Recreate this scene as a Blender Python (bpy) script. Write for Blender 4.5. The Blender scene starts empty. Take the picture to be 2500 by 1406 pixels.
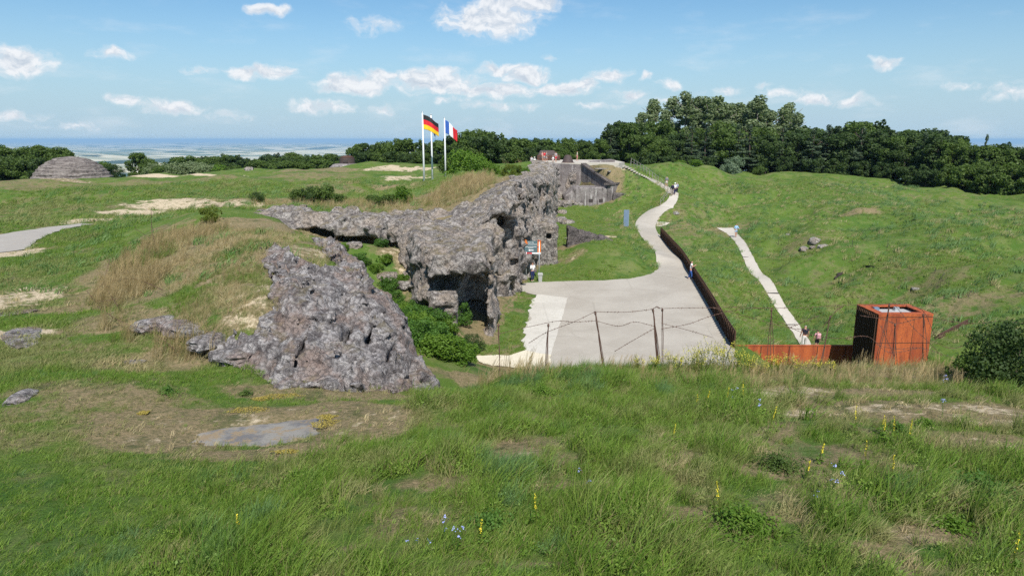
import bpy, math, random
import numpy as np
from mathutils import Vector, Matrix
R = math.radians
rng = np.random.default_rng(7)
random.seed(7)
C = bpy.context.scene.collection
scene = bpy.context.scene
# ------------------------------------------------------------------ camera, sky, sun, exposure
F = 1667.0; PITCH = R(12.25); CZ = 12.0
cam_d = bpy.data.cameras.new("camera"); cam_o = bpy.data.objects.new("camera", cam_d); C.objects.link(cam_o)
cam_o.location = (0, 0, CZ); cam_o.rotation_euler = (R(90) - PITCH, 0, 0)
cam_d.sensor_width = 36; cam_d.lens = 36 * F / 2500; cam_d.clip_start = 0.1; cam_d.clip_end = 200000
scene.camera = cam_o
SUN_EL = R(50); SUN_AZ = R(171)          # azimuth clockwise from +Y: behind the camera
sd = Vector((math.sin(SUN_AZ) * math.cos(SUN_EL), math.cos(SUN_AZ) * math.cos(SUN_EL), math.sin(SUN_EL)))
sl = bpy.data.lights.new("sun", 'SUN'); sl.energy = 4.9; sl.angle = R(0.55); sl.color = (1.0, 0.955, 0.89)
so = bpy.data.objects.new("sun", sl); C.objects.link(so); so.rotation_euler = sd.to_track_quat('Z', 'Y').to_euler()
scene.view_settings.view_transform = 'Standard'; scene.view_settings.look = 'None'
scene.view_settings.exposure = 0.36; scene.view_settings.gamma = 1
scene.cycles.max_bounces = 5; scene.cycles.diffuse_bounces = 2; scene.cycles.glossy_bounces = 2
scene.cycles.transmission_bounces = 2; scene.cycles.transparent_max_bounces = 6; scene.cycles.volume_bounces = 0
scene.cycles.use_denoising = False

def pxdir(px, py):
    u = (px - 1250) / F; v = (703 - py) / F
    return np.array([u, math.cos(PITCH) + v * math.sin(PITCH), -math.sin(PITCH) + v * math.cos(PITCH)])
def atz(px, py, z):
    d = pxdir(px, py); t = (z - CZ) / d[2]
    return np.array([d[0] * t, d[1] * t, z])
def aty(px, py, y):
    d = pxdir(px, py); t = y / d[1]
    return np.array([d[0] * t, y, CZ + d[2] * t])

class NT:
    """tiny node-tree helper"""
    def __init__(s, tree): s.t = tree; s.n = tree.nodes; s.l = tree.links
    def add(s, typ, ins=None, **kw):
        n = s.n.new(typ)
        for k, v in kw.items(): setattr(n, k, v)
        for k, v in (ins or {}).items(): s.set(n, k, v)
        return n
    def set(s, n, k, v):
        i = n.inputs[k]
        if isinstance(v, bpy.types.NodeSocket): s.l.new(v, i)
        elif isinstance(v, bpy.types.Node): s.l.new(v.outputs[0], i)
        else: i.default_value = v
    def math(s, op, a, b=0.0, c=None, clamp=False):
        n = s.add('ShaderNodeMath', operation=op, use_clamp=clamp); s.set(n, 0, a); s.set(n, 1, b)
        if c is not None: s.set(n, 2, c)
        return n.outputs[0]
    def mix(s, f, a, b, blend='MIX'):
        n = s.add('ShaderNodeMix', data_type='RGBA', blend_type=blend)
        s.set(n, 0, f); s.set(n, 6, a if not isinstance(a, tuple) else (*a[:3], 1)); s.set(n, 7, b if not isinstance(b, tuple) else (*b[:3], 1))
        return n.outputs[2]
    def ss(s, x, lo, hi):
        n = s.add('ShaderNodeMapRange', interpolation_type='SMOOTHSTEP'); s.set(n, 0, x); n.inputs[1].default_value = lo; n.inputs[2].default_value = hi
        return n.outputs[0]
    def noise(s, vec, scale, detail=4, rough=0.55, dist=0.0):
        n = s.add('ShaderNodeTexNoise'); 
        if vec is not None: s.l.new(vec, n.inputs['Vector'])
        n.inputs['Scale'].default_value = scale; n.inputs['Detail'].default_value = detail; n.inputs['Roughness'].default_value = rough; n.inputs['Distortion'].default_value = dist
        return n.outputs[0]

# world: Nishita sky with fair-weather clouds laid out by direction
w = bpy.data.worlds.new("World"); scene.world = w; w.use_nodes = True
T = NT(w.node_tree); T.n.clear()
sky = T.add('ShaderNodeTexSky', sky_type='NISHITA', sun_disc=False, sun_elevation=SUN_EL, sun_rotation=SUN_AZ, altitude=300, air_density=1.0, dust_density=0.6, ozone_density=1.5)
tc = T.add('ShaderNodeTexCoord')
sp = T.add('ShaderNodeSeparateXYZ', {0: tc.outputs['Generated']})
az = T.math('ARCTAN2', sp.outputs[0], sp.outputs[1]); el = T.math('ARCSINE', sp.outputs[2])
ae = T.add('ShaderNodeCombineXYZ', {0: az, 1: el, 2: 0.0}).outputs[0]
nw = T.add('ShaderNodeTexNoise', noise_dimensions='2D', normalize=True); T.set(nw, 'Vector', ae); nw.inputs['Scale'].default_value = 24; nw.inputs['Detail'].default_value = 4
warp = T.add('ShaderNodeVectorMath', {0: nw.outputs[1], 1: (0.5, 0.5, 0.5)}, operation='SUBTRACT').outputs[0]
warp = T.add('ShaderNodeVectorMath', {0: warp, 1: (0.035, 0.022, 0)}, operation='MULTIPLY').outputs[0]
aew = T.add('ShaderNodeVectorMath', {0: ae, 1: warp}, operation='ADD').outputs[0]
CL = [(1195,45,120,45,1),(1300,8,70,22,1),(1215,10,75,30,1),(655,22,40,14,.7),(905,62,55,16,.35),(40,152,58,30,1),(285,133,38,13,.7),(480,170,35,9,.35),
      (595,180,36,15,1),(662,176,54,17,1),(870,205,90,26,1),(830,215,55,14,.9),(925,190,50,18,1),(1060,200,110,30,1),(1070,180,50,16,1),(1215,168,52,15,1),(1290,185,60,22,1),(1200,222,130,18,.8),(1370,220,90,17,.8),(1430,205,32,24,.8),
      (1495,183,48,17,.85),(1580,185,20,12,.6),(1630,210,30,12,.5),(1540,232,34,12,.5),(305,246,34,12,.6),(410,264,70,15,.6),(780,262,75,15,.5),(945,268,40,10,.35),(1200,262,50,12,.4),(1290,260,30,9,.4),(550,288,40,9,.3),(30,285,50,12,.5),
      (1880,207,22,9,.45),(2155,155,28,13,.75),(1990,240,45,11,.5),(2090,248,36,14,.6),(1900,228,40,10,.3),(2460,225,50,16,.35),(1330,146,18,9,.4),(1620,252,40,8,.3),(170,306,50,8,.25),(2330,208,30,8,.25),(1770,225,40,9,.3),(1090,245,60,8,.3),(1470,262,50,8,.3)]
acc = None; accb = None
for (px, py, rx, ry, st) in CL:
    d = pxdir(px, py); d = d / np.linalg.norm(d)
    a0 = math.atan2(d[0], d[1]); e0 = math.asin(d[2])
    q = T.add('ShaderNodeVectorMath', {0: aew, 1: (a0, e0, 0)}, operation='SUBTRACT').outputs[0]
    q = T.add('ShaderNodeVectorMath', {0: q, 1: (F / rx * 0.92, F / ry * 0.92, 0)}, operation='MULTIPLY').outputs[0]
    L = T.add('ShaderNodeVectorMath', {0: q}, operation='LENGTH').outputs['Value']
    m = T.math('MULTIPLY_ADD', L, -st, st)      # st at the centre, 0 at the rim
    acc = m if acc is None else T.math('MAXIMUM', acc, m)
def cn(vec, sc, det):
    n = T.add('ShaderNodeTexNoise', noise_dimensions='2D'); T.set(n, 'Vector', vec); n.inputs['Scale'].default_value = sc; n.inputs['Detail'].default_value = det; n.inputs['Roughness'].default_value = 0.6
    return n.outputs[0]
st1 = T.add('ShaderNodeVectorMath', {0: aew, 1: (1, 1.5, 1)}, operation='MULTIPLY').outputs[0]
n1 = cn(st1, 42, 6)
off = T.add('ShaderNodeVectorMath', {0: st1, 1: (0.0, 0.012, 0)}, operation='ADD').outputs[0]
n2 = cn(off, 42, 6)
den = T.math('MULTIPLY_ADD', n1, 1.5, T.math('MULTIPLY_ADD', acc, 1.0, -0.79))
mask = T.ss(den, -0.24, 0.56)
mask = T.math('MULTIPLY', mask, T.ss(acc, -0.25, 0.15))
wisp = T.ss(cn(T.add('ShaderNodeVectorMath', {0: ae, 1: (1, 3.5, 1)}, operation='MULTIPLY').outputs[0], 9, 5), 0.5, 0.85)
wisp = T.math('MULTIPLY', wisp, T.ss(el, 0.32, 0.05)); wisp = T.math('MULTIPLY', wisp, 0.28)
mask = T.math('MAXIMUM', mask, wisp)
shade = T.math('MULTIPLY_ADD', T.math('SUBTRACT', n1, n2), 2.6, 0.62, clamp=True)
shade = T.math('MAXIMUM', shade, T.ss(den, 0.6, -0.1))
cc = T.mix(shade, (4.9, 5.5, 6.3), (7.9, 8.0, 8.2))
SKYTINT = T.mix(1.0, sky.outputs[0], (0.68, 0.93, 1.04), 'MULTIPLY')
SKYMIX = T.mix(T.ss(el, 0.20, -0.02), SKYTINT, (3.9, 5.3, 6.4))
out = T.mix(T.math('MULTIPLY', mask, 0.92), SKYMIX, cc)
bg = T.add('ShaderNodeBackground', {0: out, 1: 0.092})
T.l.new(bg.outputs[0], T.add('ShaderNodeOutputWorld').inputs[0])

# ------------------------------------------------------------------ numpy noise
def _u(v, m): return v.astype(np.int64).astype(np.uint32) * np.uint32(m)
def _mx(h):
    h = (h ^ (h >> np.uint32(13))) * np.uint32(1274126177); h = (h ^ (h >> np.uint32(16))) * np.uint32(2246822519)
    return ((h ^ (h >> np.uint32(15))) & np.uint32(0xffffff)) * np.float64(1 / 16777215)
def _h(i, j, k, s): return _mx(_u(i, 374761393) + _u(j, 668265263) + _u(k, 2147483647) + np.uint32((s * 1274126177) & 0xffffffff))
def vn(x, y, z=None, s=0):
    x = np.asarray(x, float); y = np.asarray(y, float); xi = np.floor(x); yi = np.floor(y); fx = x - xi; fy = y - yi
    fx = fx * fx * (3 - 2 * fx); fy = fy * fy * (3 - 2 * fy); X = [_u(xi + a, 374761393) for a in (0, 1)]; Y = [_u(yi + a, 668265263) + np.uint32((s * 1274126177) & 0xffffffff) for a in (0, 1)]
    def lay(Z): return (_mx(X[0] + Y[0] + Z) * (1 - fx) + _mx(X[1] + Y[0] + Z) * fx) * (1 - fy) + (_mx(X[0] + Y[1] + Z) * (1 - fx) + _mx(X[1] + Y[1] + Z) * fx) * fy
    if z is None: return lay(np.uint32(0)) * 2 - 1
    z = np.asarray(z, float); zi = np.floor(z); fz = z - zi; fz = fz * fz * (3 - 2 * fz)
    return (lay(_u(zi, 2147483647)) * (1 - fz) + lay(_u(zi + 1, 2147483647)) * fz) * 2 - 1
def fbm(x, y, z=None, o=4, s=0, g=0.5):
    r = 0; a = 1; f = 1
    for i in range(o):
        r = r + a * vn(x * f + 17.3 * i, y * f - 9.1 * i, None if z is None else z * f + 4.7 * i, s + i); a *= g; f *= 2.03
    return r
def ridged(x, y, z, o=3, s=0):
    r = 0; a = 1; f = 1
    for i in range(o):
        r = r + a * (1 - 2 * np.abs(vn(x * f + 7.3 * i, y * f - 3.1 * i, z * f, s + i))); a *= 0.5; f *= 2.1
    return r
def worley(x, y, z, s=0):
    xi = np.floor(x); yi = np.floor(y); zi = np.floor(z); d1 = np.full(x.shape, 9.0); d2 = np.full(x.shape, 9.0)
    for a in (-1, 0, 1):
        for b in (-1, 0, 1):
            for c in (-1, 0, 1):
                i, j, k = xi + a, yi + b, zi + c
                d = np.sqrt((i + _h(i, j, k, s) - x) ** 2 + (j + _h(i, j, k, s + 1) - y) ** 2 + (k + _h(i, j, k, s + 2) - z) ** 2)
                d2 = np.minimum(d2, np.maximum(d, d1)); d1 = np.minimum(d1, d)
    return d1, d2
def worley2(x, y, s=0):
    xi = np.floor(x); yi = np.floor(y); d1 = np.full(np.shape(x), 9.0); z = np.zeros_like(xi)
    for a in (-1, 0, 1):
        for b in (-1, 0, 1): i, j = xi + a, yi + b; d1 = np.minimum(d1, (i + _h(i, j, z, s) - x) ** 2 + (j + _h(i, j, z, s + 1) - y) ** 2)
    return np.sqrt(d1)
def sstep(a, b, x):
    t = np.clip((x - a) / (b - a), 0, 1); return t * t * (3 - 2 * t)

# ------------------------------------------------------------------ terrain heights
class RBF:
    def __init__(s, pts, c=4.0, lam=0.02):
        p = np.array(pts, float); s.p = p; s.c = c; n = len(p)
        A = np.sqrt(((p[:, None, :2] - p[None, :, :2]) ** 2).sum(-1) + c * c) * -1
        M = np.zeros((n + 3, n + 3)); M[:n, :n] = A + np.eye(n) * lam; M[:n, n] = 1; M[:n, n + 1:] = p[:, :2]; M[n, :n] = 1; M[n + 1:, :n] = p[:, :2].T
        s.w = np.linalg.solve(M, np.concatenate([p[:, 2], [0, 0, 0]]))
    def __call__(s, x, y):
        x = np.asarray(x, float); y = np.asarray(y, float); n = len(s.p)
        r = s.w[n] + s.w[n + 1] * x + s.w[n + 2] * y
        for i in range(n): r = r - s.w[i] * np.sqrt((x - s.p[i, 0]) ** 2 + (y - s.p[i, 1]) ** 2 + s.c ** 2)
        return r
UP = [(0,1406,6.7),(600,1406,7.1),(1250,1406,7.5),(1900,1406,7.7),(2500,1406,7.6),(1250,1150,7.0),(1900,1150,7.15),(2500,1150,7.2),(900,1180,6.7),
      (1250,1000,6.4),(1600,1000,6.6),(2000,1000,6.7),(2500,1000,6.8),(1200,945,5.95),(1450,903,5.72),(1700,908,5.62),(1900,918,5.7),(2100,918,5.75),(2400,935,6.05),
      (0,1150,6.3),(300,1200,6.4),(640,1050,6.0),(330,1030,6),(820,1020,6),(600,1110,6.1),(0,950,6),(300,920,6),(0,750,6),(200,820,6),(0,640,6),(150,600,5.95),(180,550,6),(0,560,6),
      (300,520,6.1),(0,450,6),(150,480,6.1),(400,450,6.1),(700,470,6.2),(620,414,7.0),(500,440,6.6),(860,404,7.5),(1000,407,7.5),(930,440,6.9),(1036,455,6.3),(1088,430,6.7),(800,440,6.7),(900,480,6.3),
      (1160,430,7.9),(1250,396,8.6),(1300,396,8.6),(1345,401,8.2),(1120,470,7.2),(1215,445,8.0),(1200,480,7.6),
      (600,508,6.3),(720,508,6.3),(850,510,6.25),(960,520,6.1),(1040,515,6.4),(1100,560,5.8),(1150,520,6.5),(1040,600,5.35),(1180,600,5.6),(1060,635,5.15),(1180,640,5.1),(1020,560,5.8),(1215,540,6.5),(1215,500,7.3),
      (500,515,7.7),(550,600,7.6),(700,600,7.6),(420,620,7.1),(380,565,6.7),(300,610,6.15),(330,760,6.4),(230,730,6.0),(600,760,7.05),(650,680,7.3),(760,585,6.9),
      (650,885,5.95),(700,935,5.7),(850,950,5.6),(950,942,5.4),(1050,945,5.1),(500,850,6.1),(860,640,6.9),(940,760,6.5),(1020,850,5.7),(780,740,7.0),(640,540,6.2),(720,550,6.0),
      (1412,405,7.9),(1500,405,8.0),(1485,452,5.4),(1548,445,5.4),(1430,430,6.9),(1560,425,6.8),(1625,455,5.0)]
LP = [(1275,695,0),(1480,690,0),(1600,668,0),(1320,780,0),(1340,860,0),(1600,860,0),(1500,760,0),(1700,760,0),(1680,680,0),(1760,850,0),(1640,620,.15),(1590,590,.6),
      (1565,560,1.1),(1610,550,1.0),(1575,520,2.0),(1610,505,2.9),(1645,477,4.0),(1625,455,5.0),(1560,425,6.8),(1500,405,8.0),(1640,440,5.0),(1700,430,5.1),
      (1590,500,2.9),(1500,505,2.4),(1420,500,2.3),(1350,505,2.2),(1400,560,1.0),(1450,545,1.6),(1528,556,1.5),(1380,640,.2),(1440,600,1.6),(1500,620,1.3),(1560,650,.5),(1400,670,.1),(1350,600,.6),
      (1765,556,.4),(1796,580,0),(1860,670,-1.3),(1900,755,-2.2),(1965,850,-3.2),(1700,600,-.1),(1760,660,-.7),(1800,740,-1.6),(1860,820,-2.9),(1680,540,1.2),(1700,490,2.9),(1840,520,1.9),
      (1900,560,1.2),(2000,600,.8),(1960,660,-.4),(2200,600,1.7),(2500,600,2.5),(2000,480,3.7),(2300,520,2.9),(1800,432,5.1),(1900,427,5.3),(2050,432,4.9),(2200,447,4.3),(2300,462,3.9),(2400,480,3.4),(2500,497,3.1),
      (2100,760,-1.3),(2400,750,.4),(2300,850,-.6),(2100,680,-.4),(2000,760,-2.2),(2500,700,1.4),(2050,850,-3.2),
      (930,680,3.0),(900,640,4.0),(1000,780,1.9),(1100,870,.7),(1180,885,.1),(980,650,3.6),(830,600,4.3),(1250,760,0),(1220,840,0),(1050,800,1.5),(720,560,5.2)]
LW = [(20,36,-3.4),(26,34,-3),(40,36,-1),(5,28,.2),(0,27,1.5),(12,28,-.5),(20,28,-2),(30,20,-1),(8,108,2.5),(11,108,2.6),(12.6,105,2.5),(7.6,111,2.6),(10.6,111.2,2.8),(60,30,1),(90,60,2.5),(110,100,2),(60,170,3.6),(100,150,1),(20,160,5),(10,135,7.4),(-2,30,2.0),(-5,34,2.2)]
UW = [(-40,20,6),(-60,60,5.8),(-50,140,4.5),(-100,110,4),(-15,150,6),(5,150,6.5),(40,22,6.5),(60,26,6.5),(0,26,5),(20,28,5),(30,5,7.6),(-30,5,6.5),(0,0,7.6),(20,-5,7.8),(-20,-8,7),(25,120,7),(20,135,7)]
fU = RBF([tuple(atz(*p)) for p in UP] + UW, c=2.5); fL = RBF([tuple(atz(*p)) for p in LP] + LW, c=3.0)
# outline of the upper ground: x, y, fall per metre outside, inset of the earth behind the rock
POLY = np.array([(-200,400,.3,0),(30,400,.3,0),(40,130,.3,0),(26,124,.35,0),(22,113,.4,0),(20,110.5,5,.5),(14.8,103.2,5,.5),(11.2,112,5,.5),(8,113,5,.5),(6.6,112,6,1.2),(5.3,96,6,1.8),(3.2,75,6,1.8),(0.7,60,6,2.2),(-.3,54,6,3.0),(-1.5,46,6,3.4),(-1.9,39.8,6,3.4),
  (-4.4,39.5,6,3.0),(-5.6,42.5,6,3),(-7.0,47,6,2.6),(-8.4,51,6,2.4),(-11.2,53.6,6,2.3),(-16,54.6,6,2),(-20.5,53.5,3,1),(-17.5,49,1.5,.2),(-13.5,42,1.8,.5),(-9.6,35,2,.8),(-6.6,29,2.2,.8),(-4,23.5,2.5,.8),(-2.6,20,2.5,.8),(-1.6,17.6,.8,.2),(0,17.8,.5,0),(4,18.2,.5,0),(8,18.6,.5,0),(12,18.6,.5,0),(18,19.5,.5,0),(30,22,.5,0),(60,26,.5,0),(200,30,.4,0),(200,-300,.3,0),(-200,-300,.3,0)], float)
def polysd(P, x, y, attrs=None):
    """signed distance (+ inside) and attributes at the nearest boundary point"""
    x = np.asarray(x, float); y = np.asarray(y, float); best = np.full(x.shape, 1e9); ins = np.zeros(x.shape, bool)
    at = None if attrs is None else np.zeros(x.shape + (attrs.shape[1],)); n = len(P)
    for i in range(n):
        a = P[i, :2]; b = P[(i + 1) % n, :2]; d = b - a; L2 = (d ** 2).sum() + 1e-12
        t = np.clip(((x - a[0]) * d[0] + (y - a[1]) * d[1]) / L2, 0, 1)
        q = (x - a[0] - t * d[0]) ** 2 + (y - a[1] - t * d[1]) ** 2; m = q < best; best = np.where(m, q, best)
        if attrs is not None:
            v = attrs[i] * (1 - t[..., None]) + attrs[(i + 1) % n] * t[..., None]; at[m] = v[m]
        c = ((a[1] > y) != (b[1] > y)); xx = a[0] + (y - a[1]) * d[0] / (d[1] if abs(d[1]) > 1e-12 else 1e-12); ins ^= c & (x < xx)
    s = np.sqrt(best) * np.where(ins, 1, -1)
    return s if attrs is None else (s, at)
def pxpoly(L, z): return np.array([atz(a, b, z)[:2] for a, b in L])
PLAZA = pxpoly([(1268,697),(1285,690),(1380,686),(1480,684),(1545,679),(1590,669),(1607,656),(1614,648),(1683,660),(1700,690),(1745,770),(1790,848),(1800,905),(1560,905),(1330,905),(1180,888),(1160,868),(1240,868),(1283,858),(1278,830),(1285,800),(1296,760),(1310,720),(1290,716),(1275,712)], 0)
def ribbon(c, w):
    c = np.array(c, float); t = np.gradient(c[:, :2], axis=0); t /= np.linalg.norm(t, axis=1)[:, None]; n = np.stack([-t[:, 1], t[:, 0]], 1); w = np.array(w)[:, None] / 2
    return np.concatenate([c[:, :2] + n * w, (c[:, :2] - n * w)[::-1]])
def cr(pts, n=12):
    """Catmull-Rom through points of any dimension"""
    p = np.array(pts, float); p = np.vstack([2 * p[0] - p[1], p, 2 * p[-1] - p[-2]]); o = []
    for i in range(1, len(p) - 2):
        for t in np.linspace(0, 1, n, endpoint=False):
            a, b, c, d = p[i - 1], p[i], p[i + 1], p[i + 2]
            o.append(0.5 * ((2 * b) + (c - a) * t + (2 * a - 5 * b + 4 * c - d) * t * t + (3 * b - a - 3 * c + d) * t ** 3))
    o.append(p[-2]); return np.array(o)
ROWS = {}
def edgepoly(L, Rr):
    """polygon from left and right edge rows of (px, py, z)"""
    a = cr([onb(*p) for p in L], 6); b = cr([onb(*p) for p in Rr], 6); P = np.concatenate([a[:, :2], b[::-1, :2]]); ROWS[P.tobytes()] = (a, b); return P
APATH = pxpoly([(-60,575),(0,572),(60,563),(130,553),(200,546),(225,549),(150,562),(105,580),(60,605),(0,612),(-60,615)], 6)
SLAB = pxpoly([(458,1068),(470,1045),(540,1028),(640,1018),(760,1005),(815,998),(790,1025),(800,1055),(740,1080),(650,1095),(560,1090),(490,1085)], 6.02)
def rockmask(x, y):
    """rocky skin of the near mound"""
    a = polysd(MR1, x, y); b = np.maximum(polysd(MR2, x, y), polysd(MR3, x, y))
    w = 0.22 * fbm(x * 1.6, y * 1.6, s=31, o=3)
    return sstep(-.2, .25, np.maximum(a, b) + w)
MR1 = np.array([tuple(atz(*p)[:2]) for p in [(560,862,6.1),(625,908,5.8),(700,942,5.65),(850,955,5.5),(960,955,5.3),(1072,955,5.0),(1074,905,5.2),(1034,850,5.7),(1000,797,6.1),(950,740,6.4),(905,700,6.6),(880,670,6.8),(850,700,6.75),(800,690,7),(750,660,7.15),(700,630,7.35),(665,615,7.45),(665,640,7.35),(700,690,7.1),(690,740,7.0),(650,785,6.8),(600,825,6.4)]])
MR2 = np.array([tuple(atz(*p)[:2]) for p in [(350,785,6.4),(420,782,6.5),(500,812,6.5),(560,850,6.3),(600,880,6.0),(540,872,6.0),(440,825,6.2)]])
MR3 = np.array([tuple(atz(*p)[:2]) for p in [(760,590,6.9),(830,598,6.9),(888,640,6.8),(905,690,6.7),(860,672,6.8),(800,625,6.9)]])
PATHS = []
def pathsd(x, y):
    x = np.asarray(x, float); y = np.asarray(y, float); r = np.full(x.shape, -3.0)
    for P in PATHS:
        (x0, y0), (x1, y1) = P.min(0) - 3, P.max(0) + 3; m = (x > x0) & (x < x1) & (y > y0) & (y < y1)
        if m.any(): r[m] = np.maximum(r[m], polysd(P, x[m], y[m]))
    return r
def G0(x, y, low=False):
    """height without bumps"""
    x = np.asarray(x, float); y = np.asarray(y, float)
    s, at = polysd(POLY, x, y, POLY[:, 2:]); k = at[..., 0]; ins = at[..., 1]; s2 = s - ins
    U = fU(x, y); L = fL(x, y)
    pl = sstep(-2.2, -.2, polysd(PLAZA, x, y)); L = L * (1 - pl)
    o = U - k * np.maximum(-s2, 0); sm = np.where(k < 1.3, 1.0, .12)
    z = 0.5 * (o + L + np.sqrt((o - L) ** 2 + sm ** 2)) - np.where(s2 > 2, 0, sm * .3 * np.exp(-np.abs(o - L)))
    z = np.where(s2 >= 0, np.where(L > U, U, z), z); z = np.where(s2 > 1.0, U, z)
    # beyond the hill the land drops to the plain
    r = np.sqrt((x * .8) ** 2 + (y) ** 2); far = sstep(150, 1500, r)
    near = sstep(135, 210, r)
    edge = 5 - 0.085 * np.maximum(r - 140, 0) ; edge = np.maximum(edge, -50)
    hills = 60 * fbm(x / 1500 + 3.3, y / 1500, s=5, o=4) * sstep(800, 3000, r) - 175 * sstep(250, 3800, r)
    zf = edge + hills
    return z * (1 - near) + zf * near
def onb(px, py, z=0):
    d = pxdir(px, py); t = np.linspace(34, 125, 1400) / d[1]; zz = G0(d[0] * t, d[1] * t); b = np.nonzero(CZ + d[2] * t < zz)[0]; i = b[0] if len(b) else len(t) - 1
    return np.array([d[0] * t[i], d[1] * t[i], CZ + d[2] * t[i]])
UPATH = edgepoly([(1607,672,0),(1608,655,0),(1602,630,.1),(1586,600,.45),(1564,575,.85),(1551,553,1.15),(1557,535,1.6),(1577,518,2.1),(1604,505,2.8)],
                 [(1700,688,0),(1683,660,0),(1664,631,.1),(1637,600,.4),(1612,576,.7),(1601,556,1.05),(1605,540,1.4),(1617,523,2.0),(1646,507,2.8)])
UPATH2 = edgepoly([(1599,508,2.75),(1612,502,3.0),(1630,488,3.6),(1636,476,4.0)],[(1643,509,2.75),(1646,502,3.0),(1654,488,3.6),(1657,474,4.0)])
STEPS = edgepoly([(1635,478,4.0),(1622,460,4.8),(1590,440,5.9),(1550,424,6.9),(1500,408,7.9)],[(1656,475,4.0),(1632,457,4.9),(1597,438,6.0),(1556,421,7.0),(1503,402,8.1)])
LPATH = edgepoly([(1750,556),(1779,574),(1813,627),(1848,680),(1882,733),(1917,786),(1951,839),(1962,856)],
                 [(1790,556),(1801,570),(1836,622),(1871,674),(1906,727),(1941,779),(1976,832),(1992,856)])
PATHS += [PLAZA, UPATH, UPATH2, STEPS, LPATH, APATH, SLAB]
def bumps(x, y):
    pd = pathsd(x, y); f = np.where(y > 24, 1 - sstep(-2.6, -.1, pd), 1 - sstep(-.8, .1, pd)); xr = sstep(12, 26, x) * sstep(40, 55, y); near = 1 - sstep(160, 260, y)
    b = .05 * fbm(x / 1.3, y / 1.3, s=3, o=3) + .09 * fbm(x / 4, y / 4, s=9, o=3)
    xw = x + 1.2 * vn(x / 4, y / 4, s=16); w1 = worley2(xw / 9.5, y / 9.5, 11); w2 = worley2(xw / 5.2 + 7, y / 5.2, 12); crater = .62 * (sstep(.05, .62, w1) - .75) + .26 * (sstep(.05, .6, w2) - .7) + .22 * fbm(x / 16, y / 16, s=15, o=2)
    b = b + xr * crater * 2.1 + (1 - xr) * sstep(45, 70, y) * sstep(0, -6, x - .08 * y) * (.45 * fbm(x / 8, y / 8, s=18, o=2) + .7 * crater)
    return b * f * near
def G(x, y):
    x = np.asarray(x, float); y = np.asarray(y, float)
    return G0(x, y) + bumps(x, y)
def gz(x, y): return float(G(np.array([x]), np.array([y]))[0])
def on(px, py, ymin=5, ymax=400):
    """where the sight line through a photo pixel meets the ground"""
    d = pxdir(px, py); t = np.geomspace(ymin, ymax, 320) / d[1]
    z = G(d[0] * t, d[1] * t); below = np.nonzero(CZ + d[2] * t < z)[0]
    i = below[0] if len(below) else len(t) - 1
    if i == 0: tt = t[0]
    else:
        ts = np.linspace(t[i - 1], t[i], 50); zz = G(d[0] * ts, d[1] * ts); b = np.nonzero(CZ + d[2] * ts < zz)[0]; tt = ts[b[0]] if len(b) else t[i]
    return np.array([d[0] * tt, d[1] * tt, CZ + d[2] * tt])
# ------------------------------------------------------------------ mesh helpers
def link(o, parent=None):
    C.objects.link(o)
    if parent is not None: o.parent = parent
    return o
def mesh_np(name, V, Fq, mats, parent=None, smooth=True, midx=None, attrs=None, doLink=True):
    """V (n,3); Fq an (m,3|4) int array or a list of index tuples"""
    me = bpy.data.meshes.new(name); V = np.asarray(V, np.float32)
    if isinstance(Fq, np.ndarray):
        me.vertices.add(len(V)); me.vertices.foreach_set('co', V.ravel()); k = Fq.shape[1]
        me.loops.add(Fq.size); me.loops.foreach_set('vertex_index', Fq.ravel().astype(np.int32)); me.polygons.add(len(Fq))
        me.polygons.foreach_set('loop_start', np.arange(0, Fq.size, k, dtype=np.int32))
        me.update(calc_edges=True)
    else: me.from_pydata([tuple(v) for v in V.tolist()], [], [tuple(f) for f in Fq]); me.update()
    for m in (mats if isinstance(mats, (list, tuple)) else [mats]): me.materials.append(m)
    if midx is not None: me.polygons.foreach_set('material_index', np.asarray(midx, np.int32))
    me.polygons.foreach_set('use_smooth', np.full(len(me.polygons), smooth))
    for an, (dom, typ, data) in (attrs or {}).items():
        a = me.attributes.new(an, typ, dom); a.data.foreach_set('value' if typ == 'FLOAT' else ('color' if 'COLOR' in typ else 'vector'), np.asarray(data, np.float32).ravel())
    me.validate(); o = bpy.data.objects.new(name, me)
    return link(o, parent) if doLink else o
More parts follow.
